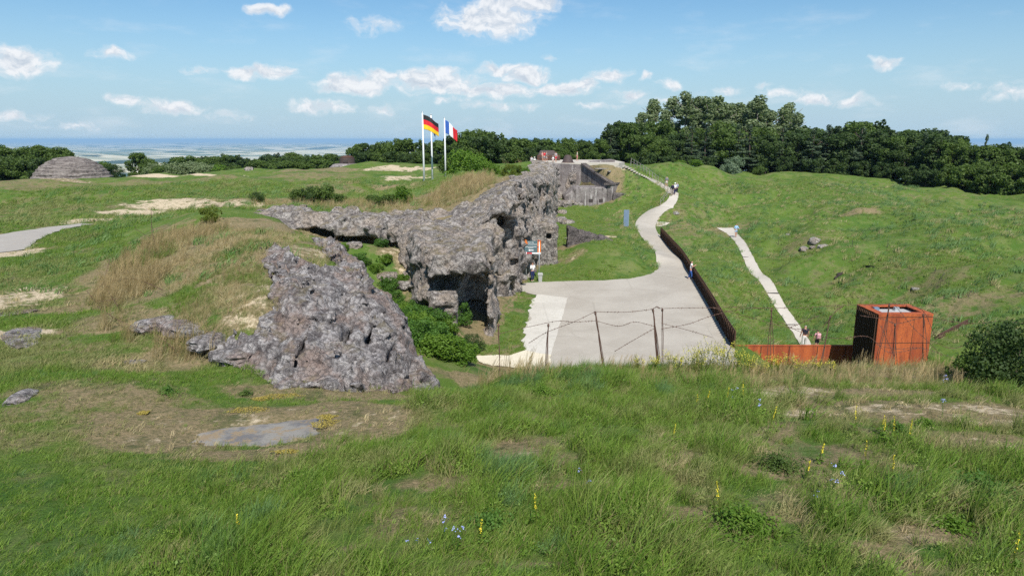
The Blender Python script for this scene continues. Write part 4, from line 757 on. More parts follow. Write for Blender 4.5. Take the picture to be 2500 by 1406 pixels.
def proto_tree(key, name, kind, seed, **k):
    rnd = random.Random(seed); e = bpy.data.objects.new(name, None)        # linked on first use
    parts = []
    def trunk(H, r, lim, m='bark'):
        mb = MB(); P = [(0, 0, -.6)]; x = y = 0
        for i in range(1, 7): x += rnd.uniform(-.12, .12) * H / 9; y += rnd.uniform(-.12, .12) * H / 9; P.append((x, y, H * i / 6))
        mb.tube(P, [r * (1 - .14 * i) for i in range(7)], 7)
        for i in range(lim):
            j = rnd.randint(2, 5); p = P[j]; a = rnd.random() * 6.28; L = H * rnd.uniform(.08, .17); mb.tube([p, (p[0] + L * .5 * math.cos(a), p[1] + L * .5 * math.sin(a), p[2] + L * .35), (p[0] + L * math.cos(a), p[1] + L * math.sin(a), p[2] + L * .8)], [r * .45, r * .3, r * .12], 5)
        o = mb.build('trunk', M[m], None, True); C.objects.unlink(o); return o
    def crown(blobs, n, size, m, **kk):
        o = crown_mesh('crown', blobs, n, size, m, None, seed, **kk); C.objects.unlink(o); return o
    if kind == 'dec':      # H = 10
        parts = [trunk(7.5, .22, 6), crown(rblobs(rnd, 22, 1.9, 10, 2.9, 9.0, 1.25), 7500, .34, k['m'])]
    if kind == 'round':    # low broad tree, H = 6
        parts = [trunk(4, .16, 5), crown(rblobs(rnd, 20, .8, 6, 2.7, 5.1, 1.05), 6500, .30, k['m'])]
    if kind == 'pine':     # H = 10
        bl = []
        for i in range(13):
            z = 1.6 + i * .62; rr = (2.9 - .2 * i) * rnd.uniform(.75, 1.1); n = max(2, int(6 - i * .35))
            for j in range(n): a = rnd.random() * 6.28; d = rr * .62; bl.append((d * math.cos(a), d * math.sin(a), z + rnd.uniform(-.2, .2), rr * .42, rr * .42, .2))
        bl.append((0, 0, 9.4, .4, .4, .7)); parts = [trunk(9.6, .2, 3), crown(bl, 7000, .27, k['m'], aspect=.7)]
    if kind == 'poplar':   # tall pale with bare upper stems, H = 10
        bl = []; 
        for i in range(24):
            t = i / 23; z = 3.6 + 6.0 * t; rr = 1.5 * math.sin(math.pi * min(1, .25 + .8 * t)) + .3; a = rnd.random() * 6.28; d = rr * rnd.uniform(.2, .85); s = rnd.uniform(.34, .66); bl.append((d * math.cos(a), d * math.sin(a), z, s, s, s * .9))
        parts = [trunk(9.4, .12, 8, 'bark_pale'), crown(bl, 3000, .22, k['m'])]
    if kind == 'bush':     # H = 2
        parts = [trunk(1.2, .04, 5), crown(rblobs(rnd, 16, .35, 2, 1.1, 1.7, .5), k.get('n', 4200), k.get('ls', .12), k['m'])]
    PROTO[key] = (name, parts, {'dec': 10.2, 'round': 6.1, 'pine': 10.2, 'poplar': 10.2, 'bush': 2.1}[kind])
for i in range(3): proto_tree('dec%d' % i, 'deciduous_tree', 'dec', 10 + i, m='leaf_dec')
for i in range(3): proto_tree('dark%d' % i, 'dark_tree', 'dec', 20 + i, m='leaf_dark')
for i in range(3): proto_tree('pine%d' % i, 'pine_tree', 'pine', 30 + i, m='leaf_pine')
for i in range(3): proto_tree('pop%d' % i, 'poplar_tree', 'poplar', 40 + i, m='leaf_pale')
for i in range(3): proto_tree('round%d' % i, 'round_tree', 'round', 50 + i, m='leaf_dec')
proto_tree('rdark0', 'round_tree', 'round', 57, m='leaf_dark')
proto_tree('silver0', 'silver_tree', 'round', 60, m='leaf_silver'); proto_tree('bushpale0', 'bush', 'bush', 61, m='leaf_pale'); proto_tree('pop_light', 'light_tree', 'dec', 45, m='leaf_pale')
for i in range(2): proto_tree('bush%d' % i, 'bush', 'bush', 70 + i, m='leaf_dec')
for i in range(2): proto_tree('bright%d' % i, 'bush', 'bush', 75 + i, m='leaf_bright')
proto_tree('ylw', 'bush', 'bush', 78, m='leaf_yellow'); proto_tree('darkbush', 'bush', 'bush', 79, m='leaf_dark', ls=.07, n=9000); proto_tree('ivy', 'bush', 'bush', 80, m='leaf_ivy')
for key in ('dark0', 'dark1', 'dark2'): PROTO[key] = ('deciduous_tree',) + PROTO[key][1:]
def plant(key, loc, H, label, group=None, wide=1.0, cat='tree', name=None, rz=None, sink=.1):
    nm, parts, h0 = PROTO[key]; s = H / h0; e = empty(name or nm, (loc[0], loc[1], loc[2] - sink), random.uniform(0, 6.28) if rz is None else rz, label, cat, group); e.scale = (s * wide, s * wide, s)
    for p in parts: c = p.copy(); C.objects.link(c); c.parent = e
    e.scale.z *= random.uniform(.94, 1.06); e.rotation_euler.x = random.uniform(-.04, .04)
    return e
def tree_px(key, px, top, y, label, group=None, wide=1.0, **k):
    """tree standing at distance y whose top reaches photo row `top`"""
    t = aty(px, top, y); z = gz(t[0], y); return plant(key, (t[0], y, z), max(t[2] - z, 1.5), label, group, wide, **k)
def skyline(L, px): return float(np.interp(px, [a for a, b in L], [b for a, b in L]))
rt = random.Random(5)
# right forest, tall pale poplars on the skyline
SKY1 = [(1560,268),(1600,246),(1640,252),(1680,236),(1720,240),(1755,232),(1790,246),(1830,236),(1870,258),(1905,262),(1935,250),(1965,290),(1990,310)]
for i in range(20):
    px = 1566 + i * 20.5 + rt.uniform(-5, 5); tree_px('pop%d' % (i % 3), px, skyline(SKY1, px) + rt.uniform(-16, 4), 172 + rt.uniform(-7, 7), 'tall pale poplar on the forest skyline, %s from the left' % ordn(i), 'tall poplars on the forest skyline', 1.35)
for i in range(20):
    px = 1574 + i * 20 + rt.uniform(-6, 6); tree_px(['dec0', 'pop1', 'dec2', 'pine1'][i % 4], px, skyline(SKY1, px) + rt.uniform(48, 80), 160 + rt.uniform(-4, 4), 'green tree in the rank just below the tall poplars, %s from the left' % ordn(i), 'middle rank of the tall forest', 1.25)
# skyline of the rest of the forest
SKY2 = [(1960,300),(2010,298),(2050,300),(2100,296),(2130,286),(2165,300),(2210,312),(2260,308),(2290,303),(2330,316),(2350,345)]
for i in range(17):
    px = 1962 + i * 23.5 + rt.uniform(-6, 6); y = np.interp(px, [1950, 2350], [163, 150]) + rt.uniform(-4, 4); tree_px(['dark0', 'dec1', 'dark2', 'dark1', 'pine0'][i % 5], px, skyline(SKY2, px) + rt.uniform(-3, 10), y, 'dark tree on the skyline right of the poplars, %s from the left' % ordn(i), 'dark trees on the right skyline', 1.3)
# front rank: broadleaf on the left, pines in the middle, dark broadleaf on the right
FR = [(1390,338),(1430,332),(1480,330),(1510,300),(1540,296),(1570,318),(1610,330),(1660,326),(1720,330),(1780,322),(1840,318),(1900,322),(1960,318),(2020,320),(2080,318),(2150,326),(2220,330),(2280,330),(2330,340),(2380,352),(2440,350),(2500,352),(2560,350)]
kinds = ['dec1','dec2','dec0','pine2','dec1','dec2','dec0','dark1','pine0','pine1','dec2','pine2','pine0','dark0','pine1','dark1','pine2','pine0','dark2','pine1','dark0','dec1','dark1','pine0','dark2','dec0','dark0','dec1','dec2','dec0','dec1']
for i in range(31):
    px = 1385 + i * 38 + rt.uniform(-7, 7); y = np.interp(px, [1380, 1560, 1900, 2100, 2300, 2560], [146, 143, 150, 142, 124, 112]) + rt.uniform(-2, 2); kk = kinds[i]
    tree_px(kk, px, skyline(FR, px) + (rt.uniform(-24, -4) if kk[0] == 'p' else rt.uniform(-9, 14)), y, '%s in the front rank of the forest edge, %s from the left' % ({'p': 'dark pine', 'd': 'broadleaf tree'}[kk[0]], ordn(i)), 'front rank of the forest edge', 1.25 if kk[0] == 'p' else 1.2)
for i in range(34):
    px = 1395 + i * 35 + rt.uniform(-9, 9); y = np.interp(px, [1380, 1560, 1900, 2100, 2300, 2560], [152, 151, 157, 148, 131, 118]) + rt.uniform(-2, 2)
    tree_px(rt.choice(['dark0', 'dark1', 'dec0', 'pine1', 'dark2']), px, skyline(FR, px) + rt.uniform(-14, 12), y, 'dark tree filling the second rank of the forest, %s from the left' % ordn(i), 'second rank of the forest', 1.3)
for i, (px, top, key, w_) in enumerate([(1405,374,'round0',1.1),(1450,368,'round1',1.1),(1500,372,'rdark0',1.1),(1545,370,'round2',1.1),(1585,366,'rdark0',1.1),(1630,376,'rdark0',1.1),(1680,374,'rdark0',1),(1730,376,'rdark0',1),(1860,380,'rdark0',1),(1920,376,'rdark0',1),(1985,378,'rdark0',1.1),(2040,376,'rdark0',1.1),(2100,384,'rdark0',1.1),(2160,392,'rdark0',1.1),(2215,396,'rdark0',1.1),(2265,402,'rdark0',1.1),(2320,408,'round0',1.1),(2370,395,'round1',1.2),(2425,400,'round0',1.2),(2480,392,'round2',1.2),(2540,395,'round1',1.2)]):
    y = np.interp(px, [1380, 1560, 1900, 2100, 2300, 2560], [141, 139, 147, 138, 119, 106]); tree_px(key, px, top, y, 'low bushy tree at the foot of the forest edge, %s from the left' % ordn(i), 'low trees along the foot of the forest', w_)
tree_px('silver0', 1792, 372, 141, 'silvery pale-leaved small tree standing out at the dark forest foot', wide=.95); tree_px('bush0', 1857, 403, 141, 'yellow-green rounded bush at the forest foot right of the silvery tree', cat='bush', wide=1.1)
tree_px('bright0', 1700, 408, 139, 'bright green low bush spreading at the forest foot left of the silvery tree', cat='bush', wide=1.9); tree_px('bright1', 1660, 412, 139, 'small light bush at the forest foot near the path walkers', cat='bush', wide=1.3)
tree_px('pine2', 2412, 322, 118, 'thin dark pine rising alone above the right end of the forest', wide=.6); tree_px('pine0', 1525, 290, 148, 'pointed dark pine at the left shoulder of the tall forest', wide=.9)
# centre trees behind the fort
CT = [(875,352),(905,350),(940,352),(975,345),(1010,346),(1045,352),(1080,345),(1115,330),(1150,318),(1185,310),(1215,318),(1245,328),(1275,332),(1310,332),(1345,338),(1385,342)]
for i, (px, top) in enumerate(CT):
    far_ = px < 1100; tree_px(['round0', 'rdark0', 'round1', 'dec2', 'round2', 'rdark0'][i % 6], px, top - (9 if far_ else 3) + rt.uniform(-4, 4), 146 if far_ else 142 + rt.uniform(-3, 6), '%s behind the fort top, %s from the left' % ('rounded dark green tree', ordn(i)), 'trees behind the fort top', 1.15)
for i in range(14):
    px = 885 + i * 37 + rt.uniform(-5, 5); top = skyline(CT, px) + rt.uniform(8, 26); tree_px(['rdark0', 'round1', 'rdark0'][i % 3], px, top, 140 if px < 1100 else 136, 'low tree in front of the rounded trees behind the fort, %s from the left' % ordn(i), 'low trees in front behind the fort', 1.25)
# bright bushes on the wall top beside the flags
for i, (px, top, y, key, w_) in enumerate([(1125,362,97,'bright0',1.1),(1150,366,93,'bright1',1.1),(1172,378,89,'bright0',1),(1190,392,84,'bright1',1),(1208,408,79,'bright0',.9),(1105,380,99,'bush0',1.2),(1240,432,72,'ylw',.8),(1262,442,76,'ylw',.7),(1282,452,80,'bright1',.7)]):
    tree_px(key, px, top, y, '%s bright green bush on the wall top right of the flagpoles, counted from the left' % ordn([1, 2, 3, 4, 5, 0, 6, 7, 8][i]), 'bright bushes on the wall top', w_, cat='bush')
# left wood and scattered trees and shrubs beyond the plateau
for i, (px, top, y, key) in enumerate([(-20,352,125,'round0'),(12,350,124,'dec0'),(40,362,123,'rdark0'),(68,360,124,'round1'),(95,358,123,'dec1'),(125,360,122,'round2'),(150,354,123,'dec2'),(20,372,119,'rdark0'),(58,378,119,'round2'),(92,374,119,'rdark0'),(-5,378,118,'round1'),(125,382,126,'rdark0'),(162,378,128,'round0')]):
    tree_px(key, px, top, y, 'dense green tree of the wood behind the domed bunker, %s listed leftward rank' % ordn(i) if False else 'dense green tree of the little wood beside the domed bunker, %s from the left' % ordn([1,3,4,6,8,10,11,2,5,7,0,9,12][i]), 'little wood beside the domed bunker', 1.15)
tree_px('dec1', 332, 372, 150, 'dark round tree standing alone beyond the rubble heap', wide=1.5); tree_px('round1', 360, 388, 148, 'small green tree touching the right side of the lone dark tree', wide=1)
for i, (px, top, y, key) in enumerate([(245,392,150,'bush0'),(262,398,148,'darkbush'),(378,396,145,'bushpale0'),(400,402,143,'bush1'),(430,394,144,'bushpale0'),(455,390,146,'bushpale0'),(480,394,146,'bushpale0'),(505,400,144,'bushpale0'),(545,400,143,'bright0'),(570,404,142,'bush0')]):
    tree_px(key, px, top, y, 'low shrub on the far edge of the left plateau, %s from the left' % ordn(i), 'shrubs on the far edge of the left plateau', 1.5, cat='bush')
TS = [(330,392),(400,388),(470,380),(530,374),(545,370),(580,382),(650,380),(700,378),(720,380),(790,375),(830,376),(870,384)]
for i in range(30):
    px = 420 + i * 15.5 + rt.uniform(-5, 5); tree_px(['dark0', 'dec1', 'pine1', 'dec2', 'dark2', 'dec0'][i % 6], px, skyline(TS, px) + rt.uniform(-4, 8), 190 + rt.uniform(-12, 16), 'dark treetop in the row below the blue plain, %s from the left' % ordn(i), 'treetops below the blue plain', 1.5)
for i in range(9):
    px = 620 + i * 27 + rt.uniform(-5, 5); tree_px(['round0', 'round2', 'rdark0'][i % 3], px, 392 + rt.uniform(-6, 8), 150, 'low green tree edging the plateau right of the pale shrubs, %s from the left' % ordn(i), 'low trees edging the plateau', 1.6)
# far woods on the slopes below: one mass each
def woodmass(name, cx, cy, rx, ry, n, label, seed):
    rnd = np.random.default_rng(seed); a = rnd.random(n) * 6.283; r = np.sqrt(rnd.random(n)); X_ = cx + rx * r * np.cos(a); Y_ = cy + ry * r * np.sin(a); Z_ = G(X_, Y_)
    P = []; N = []
    for dx in range(34):
        d = rnd.normal(0, 1, (n, 3)); d /= np.linalg.norm(d, axis=1)[:, None]; d[:, 2] = np.abs(d[:, 2]); P.append(np.stack([X_, Y_, Z_ + 3], 1) + d * np.array([6, 6, 8])); N.append(d)
    V, Q = leaves(np.concatenate(P), np.concatenate(N), 3.6, rnd); o = mesh_np(name, V, Q, M['leaf_dark'], None, False); return tag(o, label, 'forest', kind='stuff')
woodmass('forest', -330, 560, 330, 220, 2600, 'distant dark woods covering the slope below the left plateau', 1)
woodmass('forest', 420, 700, 400, 260, 2200, 'distant dark woods behind the right end of the forest', 2)
# plateau and gully shrubs
def bpx(key, px, py, H, label, wide=1.0, group=None, cat='bush', name='bush'):
    q = on(px, py); return plant(key, q, H, label, group, wide, cat, name)
bpx('darkbush', 765, 500, 1.9, 'dark green bush on the edge of the broken wall, left of its tallest neighbour', 1.1); bpx('bush0', 790, 502, 2.2, 'tall green bush standing on the edge of the broken wall'); bpx('bush1', 735, 495, 1.5, 'low green bush left of the dark bush on the wall edge', 1.2)
bpx('darkbush', 628, 492, 1.0, 'small dark bush around a thin post above the wall', 1.4); bpx('bush1', 830, 500, 1.2, 'small bush right of the tall green bush on the wall edge', 1.1); bpx('bright0', 985, 495, 1.6, 'light green sapling bush in the dry grass left of the flags'); bpx('bush1', 945, 500, 1.1, 'grey-green bush in the dry grass on the wall top', 1.3)
bpx('ylw', 515, 540, 1.0, 'bright yellow-green bush on the crest of the grassy mound', 1.1); bpx('bush0', 910, 497, .9, 'small round bush on the wall top between larger bushes', 1.2)
for i, (px, py, H, w_, key) in enumerate([(960,740,.9,1.5,'ivy'),(1005,765,1.0,1.4,'ivy'),(1040,730,1.1,1.3,'bright0'),(985,800,.9,1.5,'bright1'),(1055,800,1.2,1.3,'ivy'),(1090,820,1.2,1.2,'bright0'),(1120,790,1.5,1.0,'ivy'),(1075,870,1.2,1.4,'bright1'),(1120,880,1.2,1.4,'bright0'),(1050,690,1.2,1.0,'bright0'),(835,612,.6,1.4,'bright0'),(880,640,.7,1.6,'ivy'),(920,660,.6,1.5,'bright1'),(1150,860,1.2,1.1,'darkbush'),(945,700,.8,1.3,'ivy'),(1020,840,1.3,1.3,'ivy')]):
    bpx(key, px, py, H, '%s climbing green shrub of the overgrown gully, counted from the top left down' % ordn(i), w_, 'shrubs of the overgrown gully', 'shrub', 'shrub')
for i, (x, y, H, key) in enumerate([(-9.2,47.5,.9,'ivy'),(-8.6,45.5,1.0,'bright0'),(-8.0,43.6,1.0,'ivy'),(-7.6,41.5,1.1,'bright1'),(-7.0,39.6,1.2,'ivy'),(-6.3,41.8,1.0,'bright0'),(-6.4,38.0,1.3,'bright1'),(-5.6,39.6,1.2,'ivy'),(-5.7,36.4,1.5,'ivy'),(-4.9,37.8,1.4,'bright0'),(-5.0,34.8,1.7,'bright1'),(-4.2,36.2,1.5,'ivy'),(-4.0,33.5,1.8,'ivy'),(-3.3,35.2,1.6,'bright0'),(-3.0,37.2,1.3,'ivy'),(-2.6,33.8,1.6,'bright1'),(-7.2,44.6,.9,'bright1')]):
    plant(key, (x, y, gz(x, y)), H * .72, '%s rounded bush on the floor of the green gully, counted away from its head' % ordn(i), 'bushes on the gully floor', 1.35, 'bush', 'bush')
tree_px('silver0', 1501, 0 + 392, 121, 'pale sapling by the fence posts at the terrace edge', wide=.7)
q = atz(2500, 965, 6.1); plant('darkbush', (q[0], q[1] + .4, gz(q[0], q[1])), 1.75, 'large dark leafy bush at the right edge of the crest', None, 1.1, 'bush', 'bush'); plant('bush1', (q[0] + .9, q[1] - 2.6, gz(q[0] + .9, q[1] - 2.6)), 1.5, 'dark bush in the lower right shadow beside the large leafy bush', None, 1.0, 'bush', 'bush')
plant('bush0', (q[0] - .7, q[1] + .6, gz(q[0] - .7, q[1] + .6)), 1.0, 'lower green bush left of the large dark bush on the crest', None, 1.1, 'bush', 'bush')

# ------------------------------------------------------------------ grass as instanced tufts
def tuft(name, n, H, spread, lean, w_, seed, wind=(.35, .1)):
    rnd = np.random.default_rng(seed); V = []; Q = []; bl = []
    for i in range(n):
        a = rnd.random() * 6.283; r = spread * math.sqrt(rnd.random()); b = np.array([r * math.cos(a), r * math.sin(a), -.03]); h = H * rnd.uniform(.5, 1.1); la = rnd.random() * 6.283; l = lean * rnd.uniform(.2, 1.2)
        d = np.array([math.cos(la) * l + wind[0] * lean, math.sin(la) * l + wind[1] * lean, 0]) * h; wdir = np.array([-math.sin(la + 1.1), math.cos(la + 1.1), 0]) * w_ * rnd.uniform(.6, 1.2); k = len(V); c = rnd.random()
        for t, ww in ((0, 1), (.4, .95), (.75, .6), (1, .08)):
            p = b + np.array([0, 0, h * t]) * (1 - .25 * l * t) + d * t ** 1.9; V += [p - wdir * ww, p + wdir * ww]; bl += [c, c]
        Q += [(k, k + 1, k + 3, k + 2), (k + 2, k + 3, k + 5, k + 4), (k + 4, k + 5, k + 7, k + 6)]
    return mesh_np(name, np.array(V), np.array(Q), M['grass'], None, True, attrs={'blade': ('POINT', 'FLOAT', bl)}, doLink=False)
def herb(name, n, H, spread, ls, seed):
    rnd = np.random.default_rng(seed); P = np.stack([rnd.normal(0, spread, n), rnd.normal(0, spread, n), rnd.random(n) ** .7 * H], 1); N = np.tile([0, -.2, .9], (n, 1)); V, Q = leaves(P, N, ls, rnd, aspect=.5); return mesh_np(name, V, Q, M['grass'], None, False, attrs={'blade': ('POINT', 'FLOAT', rnd.random(len(V)) * .7)}, doLink=False)
def seedstalk(name, n, H, spread, seed):
    rnd = np.random.default_rng(seed); mb = MB()
    for i in range(n):
        a = rnd.random() * 6.283; r = spread * rnd.random(); x, y = r * math.cos(a), r * math.sin(a); h = H * rnd.uniform(.6, 1.1); l = .3 * h; dx = l * rnd.uniform(.2, 1); dy = l * rnd.uniform(-.3, .4)
        P = [(x, y, 0), (x + dx * .3, y + dy * .3, h * .5), (x + dx * .7, y + dy * .7, h * .85), (x + dx, y + dy, h)]; mb.tube(P, [.0025, .002, .0045, .002], 3, cap=False)
    o = mb.build(name, M['straw'], None); C.objects.unlink(o); return o
cols = {}
def coll(name, objs):
    c = bpy.data.collections.new(name)
    for o in objs: c.objects.link(o)
    cols[name] = c; return c
coll('c_long', [tuft('t', 26, .36, .12, .55, .0058, 1), tuft('t', 30, .30, .15, .75, .0058, 2), tuft('t', 22, .42, .10, .5, .006, 3), tuft('t', 30, .24, .16, .9, .0058, 4), tuft('t', 34, .34, .14, .85, .004, 7), tuft('t', 24, .5, .1, .6, .0045, 8), tuft('t', 30, .28, .2, 1.1, .004, 9), herb('t', 60, .18, .09, .035, 5)])
coll('c_short', [tuft('t', 26, .13, .16, .8, .005, 11), tuft('t', 26, .10, .18, .9, .005, 12), tuft('t', 22, .17, .14, .7, .0055, 13)])
coll('c_mid', [tuft('t', 20, .26, .22, .8, .012, 21), tuft('t', 20, .20, .26, .9, .012, 22), tuft('t', 22, .32, .2, .7, .012, 23)])
coll('c_dry', [tuft('t', 18, .55, .14, .5, .0055, 31, (.9, .2)), tuft('t', 16, .7, .12, .5, .005, 32, (1.1, .2)), seedstalk('t', 10, .8, .12, 33), seedstalk('t', 12, .65, .15, 34)])
def scatter(name, P, sc, tint, colname, label, cat='grass', tilt=.18):
    n = len(P); me = bpy.data.meshes.new(name); me.vertices.add(n); me.vertices.foreach_set('co', np.asarray(P, np.float32).ravel())
    for an, d in (('sc', sc), ('tint', tint)):
        a = me.attributes.new(an, 'FLOAT', 'POINT'); a.data.foreach_set('value', np.asarray(d, np.float32))
    rot = np.stack([rng.normal(0, tilt, n), rng.normal(0, tilt, n), rng.random(n) * 1.6 - .8], 1); a = me.attributes.new('rot', 'FLOAT_VECTOR', 'POINT'); a.data.foreach_set('vector', rot.astype(np.float32).ravel())
    o = link(bpy.data.objects.new(name, me)); tag(o, label, cat, kind='stuff')
    ng = bpy.data.node_groups.new(name, 'GeometryNodeTree'); ng.interface.new_socket('Geometry', in_out='INPUT', socket_type='NodeSocketGeometry'); ng.interface.new_socket('Geometry', in_out='OUTPUT', socket_type='NodeSocketGeometry')
    N = ng.nodes; L = ng.links; gi = N.new('NodeGroupInput'); go = N.new('NodeGroupOutput'); ip = N.new('GeometryNodeInstanceOnPoints'); ci = N.new('GeometryNodeCollectionInfo'); ci.inputs['Collection'].default_value = cols[colname]; ci.inputs['Separate Children'].default_value = True; ci.inputs['Reset Children'].default_value = True
    ip.inputs['Pick Instance'].default_value = True; na = N.new('GeometryNodeInputNamedAttribute'); na.data_type = 'FLOAT'; na.inputs[0].default_value = 'sc'; nr = N.new('GeometryNodeInputNamedAttribute'); nr.data_type = 'FLOAT_VECTOR'; nr.inputs[0].default_value = 'rot'
    er = N.new('FunctionNodeEulerToRotation'); L.new(nr.outputs[0], er.inputs[0])
    L.new(gi.outputs[0], ip.inputs['Points']); L.new(ci.outputs[0], ip.inputs['Instance']); L.new(na.outputs[0], ip.inputs['Scale']); L.new(er.outputs[0], ip.inputs['Rotation']); L.new(ip.outputs[0], go.inputs[0])
    md = o.modifiers.new('scatter', 'NODES'); md.node_group = ng; return o
def samp(x0, x1, y0, y1, dens):
    n = int((x1 - x0) * (y1 - y0) * dens); return rng.uniform(x0, x1, n), rng.uniform(y0, y1, n)
def clean(x, y, rock=True):
    ok = pathsd(x, y) < -.05; s, at = polysd(POLY, x, y, POLY[:, 2:]); ok &= ~((at[..., 1] > .9) & (s > -.6) & (s < at[..., 1] + .3))
    ok &= ~((x > -60) & (polysd(ROOF, x, y) > -.2) & (s > 0) & (s < 9) & (y > 38) & (x > -24) & (x < 8) & (at[..., 1] > .3))
    if rock: ok &= rockmask(x, y) < .35
    return ok
def infrustum(x, y, m=1.12):
    return (np.abs(x) < (y * .98 + 3.5) * .75 * m)
def shadekeep(x, y, thin=.6):
    di, dr = patchval(x, y); return di, dr
# foreground bank, long lush grass
x, y = samp(-14, 26, 4.6, 21.5, 62); k = infrustum(x, y); x, y = x[k], y[k]; k = clean(x, y); x, y = x[k], y[k]
di, dr = patchval(x, y)
line = np.interp(y, [4, 9, 12, 13.5, 16, 18, 22], [-5.5, -5.2, -4.2, -2.8, -1.5, -.5, .5])     # left of this line the grass is short
lush = sstep(-1.2, 1.0, x - line); big = fbm(x / 1.3, y / 1.3, s=501, o=3); dry2 = np.clip(dr + di + 0.85 * sstep(.15, .65, fbm(x / .8, y / .8, s=507, o=3)) + .35 * sstep(.1, .7, fbm(x / 2.5, y / 2.5, s=508, o=2)) * sstep(0, 6, x), 0, 1.3)
k = (rng.random(len(x)) < (.25 + .75 * lush) * np.clip(1.05 - .85 * dry2, .06, 1)); x, y, lush, big, dry2 = x[k], y[k], lush[k], big[k], dry2[k]
z = G(x, y); sc = (.5 + .62 * lush) * (.85 + .5 * big) * (1 - .35 * np.clip(dry2, 0, 1)); right = sstep(3, 9, x)
scatter('grass', np.stack([x, y, z], 1), np.clip(sc, .3, 1.5), np.clip(.24 + .2 * fbm(x / 2.1, y / 2.1, s=503, o=3) + .22 * fbm(x / .5, y / .5, s=504, o=2) + .38 * dry2 + .12 * right, 0, 1), 'c_long', 'long lush green grass covering the foreground bank')
# short turf on the left and on worn places
def bandgrass(name, x0, x1, y0, y1, dens, s0, col, label, tb=.2, cond=None):
    x, y = samp(x0, x1, y0, y1, dens); k = infrustum(x, y) & ((x < 60)); x, y = x[k], y[k]
    if cond is not None: k = cond(x, y); x, y = x[k], y[k]
    k = clean(x, y); x, y = x[k], y[k]; di, dr = patchval(x, y); d = np.clip(dr + di, 0, 1.4); k = rng.random(len(x)) < np.clip(1.05 - .8 * d, .1, 1) * np.clip(1.1 - di * 1.2, .05, 1); x, y, d = x[k], y[k], d[k]; z = G(x, y)
    hid = 1
    n = fbm(x / 2.6, y / 2.6, s=505, o=3); scatter(name, np.stack([x, y, z], 1), s0 * (.9 + .45 * n), np.clip(tb + .22 * n + .4 * d, 0, 1), col, label)
bandgrass('grass', -18, 14, 4.6, 22, 42, 1.0, 'c_short', 'short green turf at the near left of the hill', .28)
bandgrass('grass', -36, -1, 20, 44, 17, 1.5, 'c_short', 'short turf around the dry grass mound', .28, lambda x, y: polysd(POLY, x, y) > -.3)
bandgrass('grass', -62, 3, 44, 92, 3.4, 1.25, 'c_mid', 'grass of the plateau behind the mound', .33, lambda x, y: (polysd(POLY, x, y) > -.2))
bandgrass('grass', -9, 40, 34, 62, 9, .8, 'c_mid', 'grass round the forecourt and in the hollow', .2, lambda x, y: polysd(POLY, x, y) < 0)
bandgrass('grass', 3, 66, 55, 125, 2.6, 1.15, 'c_mid', 'grass of the shell-pitted right field', .22, lambda x, y: (polysd(POLY, x, y) < 0))
for nm, n_, tn, s_, lb in (('grass', 2600, .03, 1.7, 'darker weedy tussocks dotted over the right field'), ('dry_grass', 1300, .8, 1.5, 'pale dry tufts dotted over the right field'), ('grass', 1500, .05, 1.5, 'dark weedy tussocks dotted over the left plateau')):
    lp = 'plateau' in lb; x = rng.uniform(-55, 2, n_ * 3) if lp else rng.uniform(12, 66, n_ * 3); y = rng.uniform(24, 90, n_ * 3) if lp else rng.uniform(40, 118, n_ * 3); k = infrustum(x, y) & (fbm(x / 3, y / 3, s=600 + n_, o=2) > .1); x, y = x[k], y[k]; s_d = polysd(POLY, x, y); k = (s_d > 0) if lp else (s_d < 0); x, y = x[k], y[k]; k = clean(x, y); x, y = x[k][:n_], y[k][:n_]
    scatter(nm, np.stack([x, y, G(x, y)], 1), s_ * rng.uniform(.6, 1.3, len(x)), np.full(len(x), tn), 'c_mid', lb, 'grass')
# dead stems and litter on the worn places
def litter(x0, x1, y0, y1, dens, s0, col, label):
    x, y = samp(x0, x1, y0, y1, dens); k = infrustum(x, y); x, y = x[k], y[k]; di, dr = patchval(x, y); d = di + dr; k = (d > .45) & (rng.random(len(x)) < .8); x, y, d = x[k], y[k], d[k]; k = clean(x, y); x, y = x[k], y[k]
    scatter('dry_litter', np.stack([x, y, G(x, y) - .01], 1), s0 * rng.uniform(.5, 1.2, len(x)), np.clip(rng.normal(.75, .25, len(x)), .1, 1), col, label, 'dry grass', .5)
litter(-14, 26, 5, 20, 26, .55, 'c_short', 'thin dead stems lying on the worn soil of the bank')
litter(-34, 4, 18, 62, 5, 1.3, 'c_short', 'thin dead stems on the worn soil round the mound')
# tall dry grass: mound, wall top, crest
def dryfield(P, n, s0, label, tint=.85, col='c_dry'):
    P = np.array([on(a, b)[:2] for a, b in P]); x0, y0 = P.min(0); x1, y1 = P.max(0); x = rng.uniform(x0, x1, n * 3); y = rng.uniform(y0, y1, n * 3); s = polysd(P, x, y) + .5 * fbm(x, y, s=520, o=3); k = (s > 0); x, y = x[k][:n], y[k][:n]; k = clean(x, y, False) | (y < 36); k &= pathsd(x, y) < -.1; x, y = x[k], y[k]
    k = (fbm(x / .9, y / .9, s=521, o=3) + rng.random(len(x)) > .25); x, y = x[k], y[k]; scatter('dry_grass', np.stack([x, y, G(x, y)], 1), s0 * rng.uniform(.6, 1.2, len(x)), np.clip(tint + .45 * fbm(x / 1.6, y / 1.6, s=530, o=3), 0, 1), col, label, 'dry grass')
dryfield([(500,530),(380,580),(290,650),(230,720),(240,760),(330,740),(400,690),(470,610),(540,560)], 3600, .85, 'tall straw-coloured grass on the left flank of the mound', .68)
dryfield([(500,530),(540,550),(640,545),(760,560),(740,590),(650,610),(660,690),(680,760),(620,830),(540,840),(420,770),(400,700),(470,610)], 9000, .62, 'mixed dry and green turf over the top of the mound', .8, 'c_long')
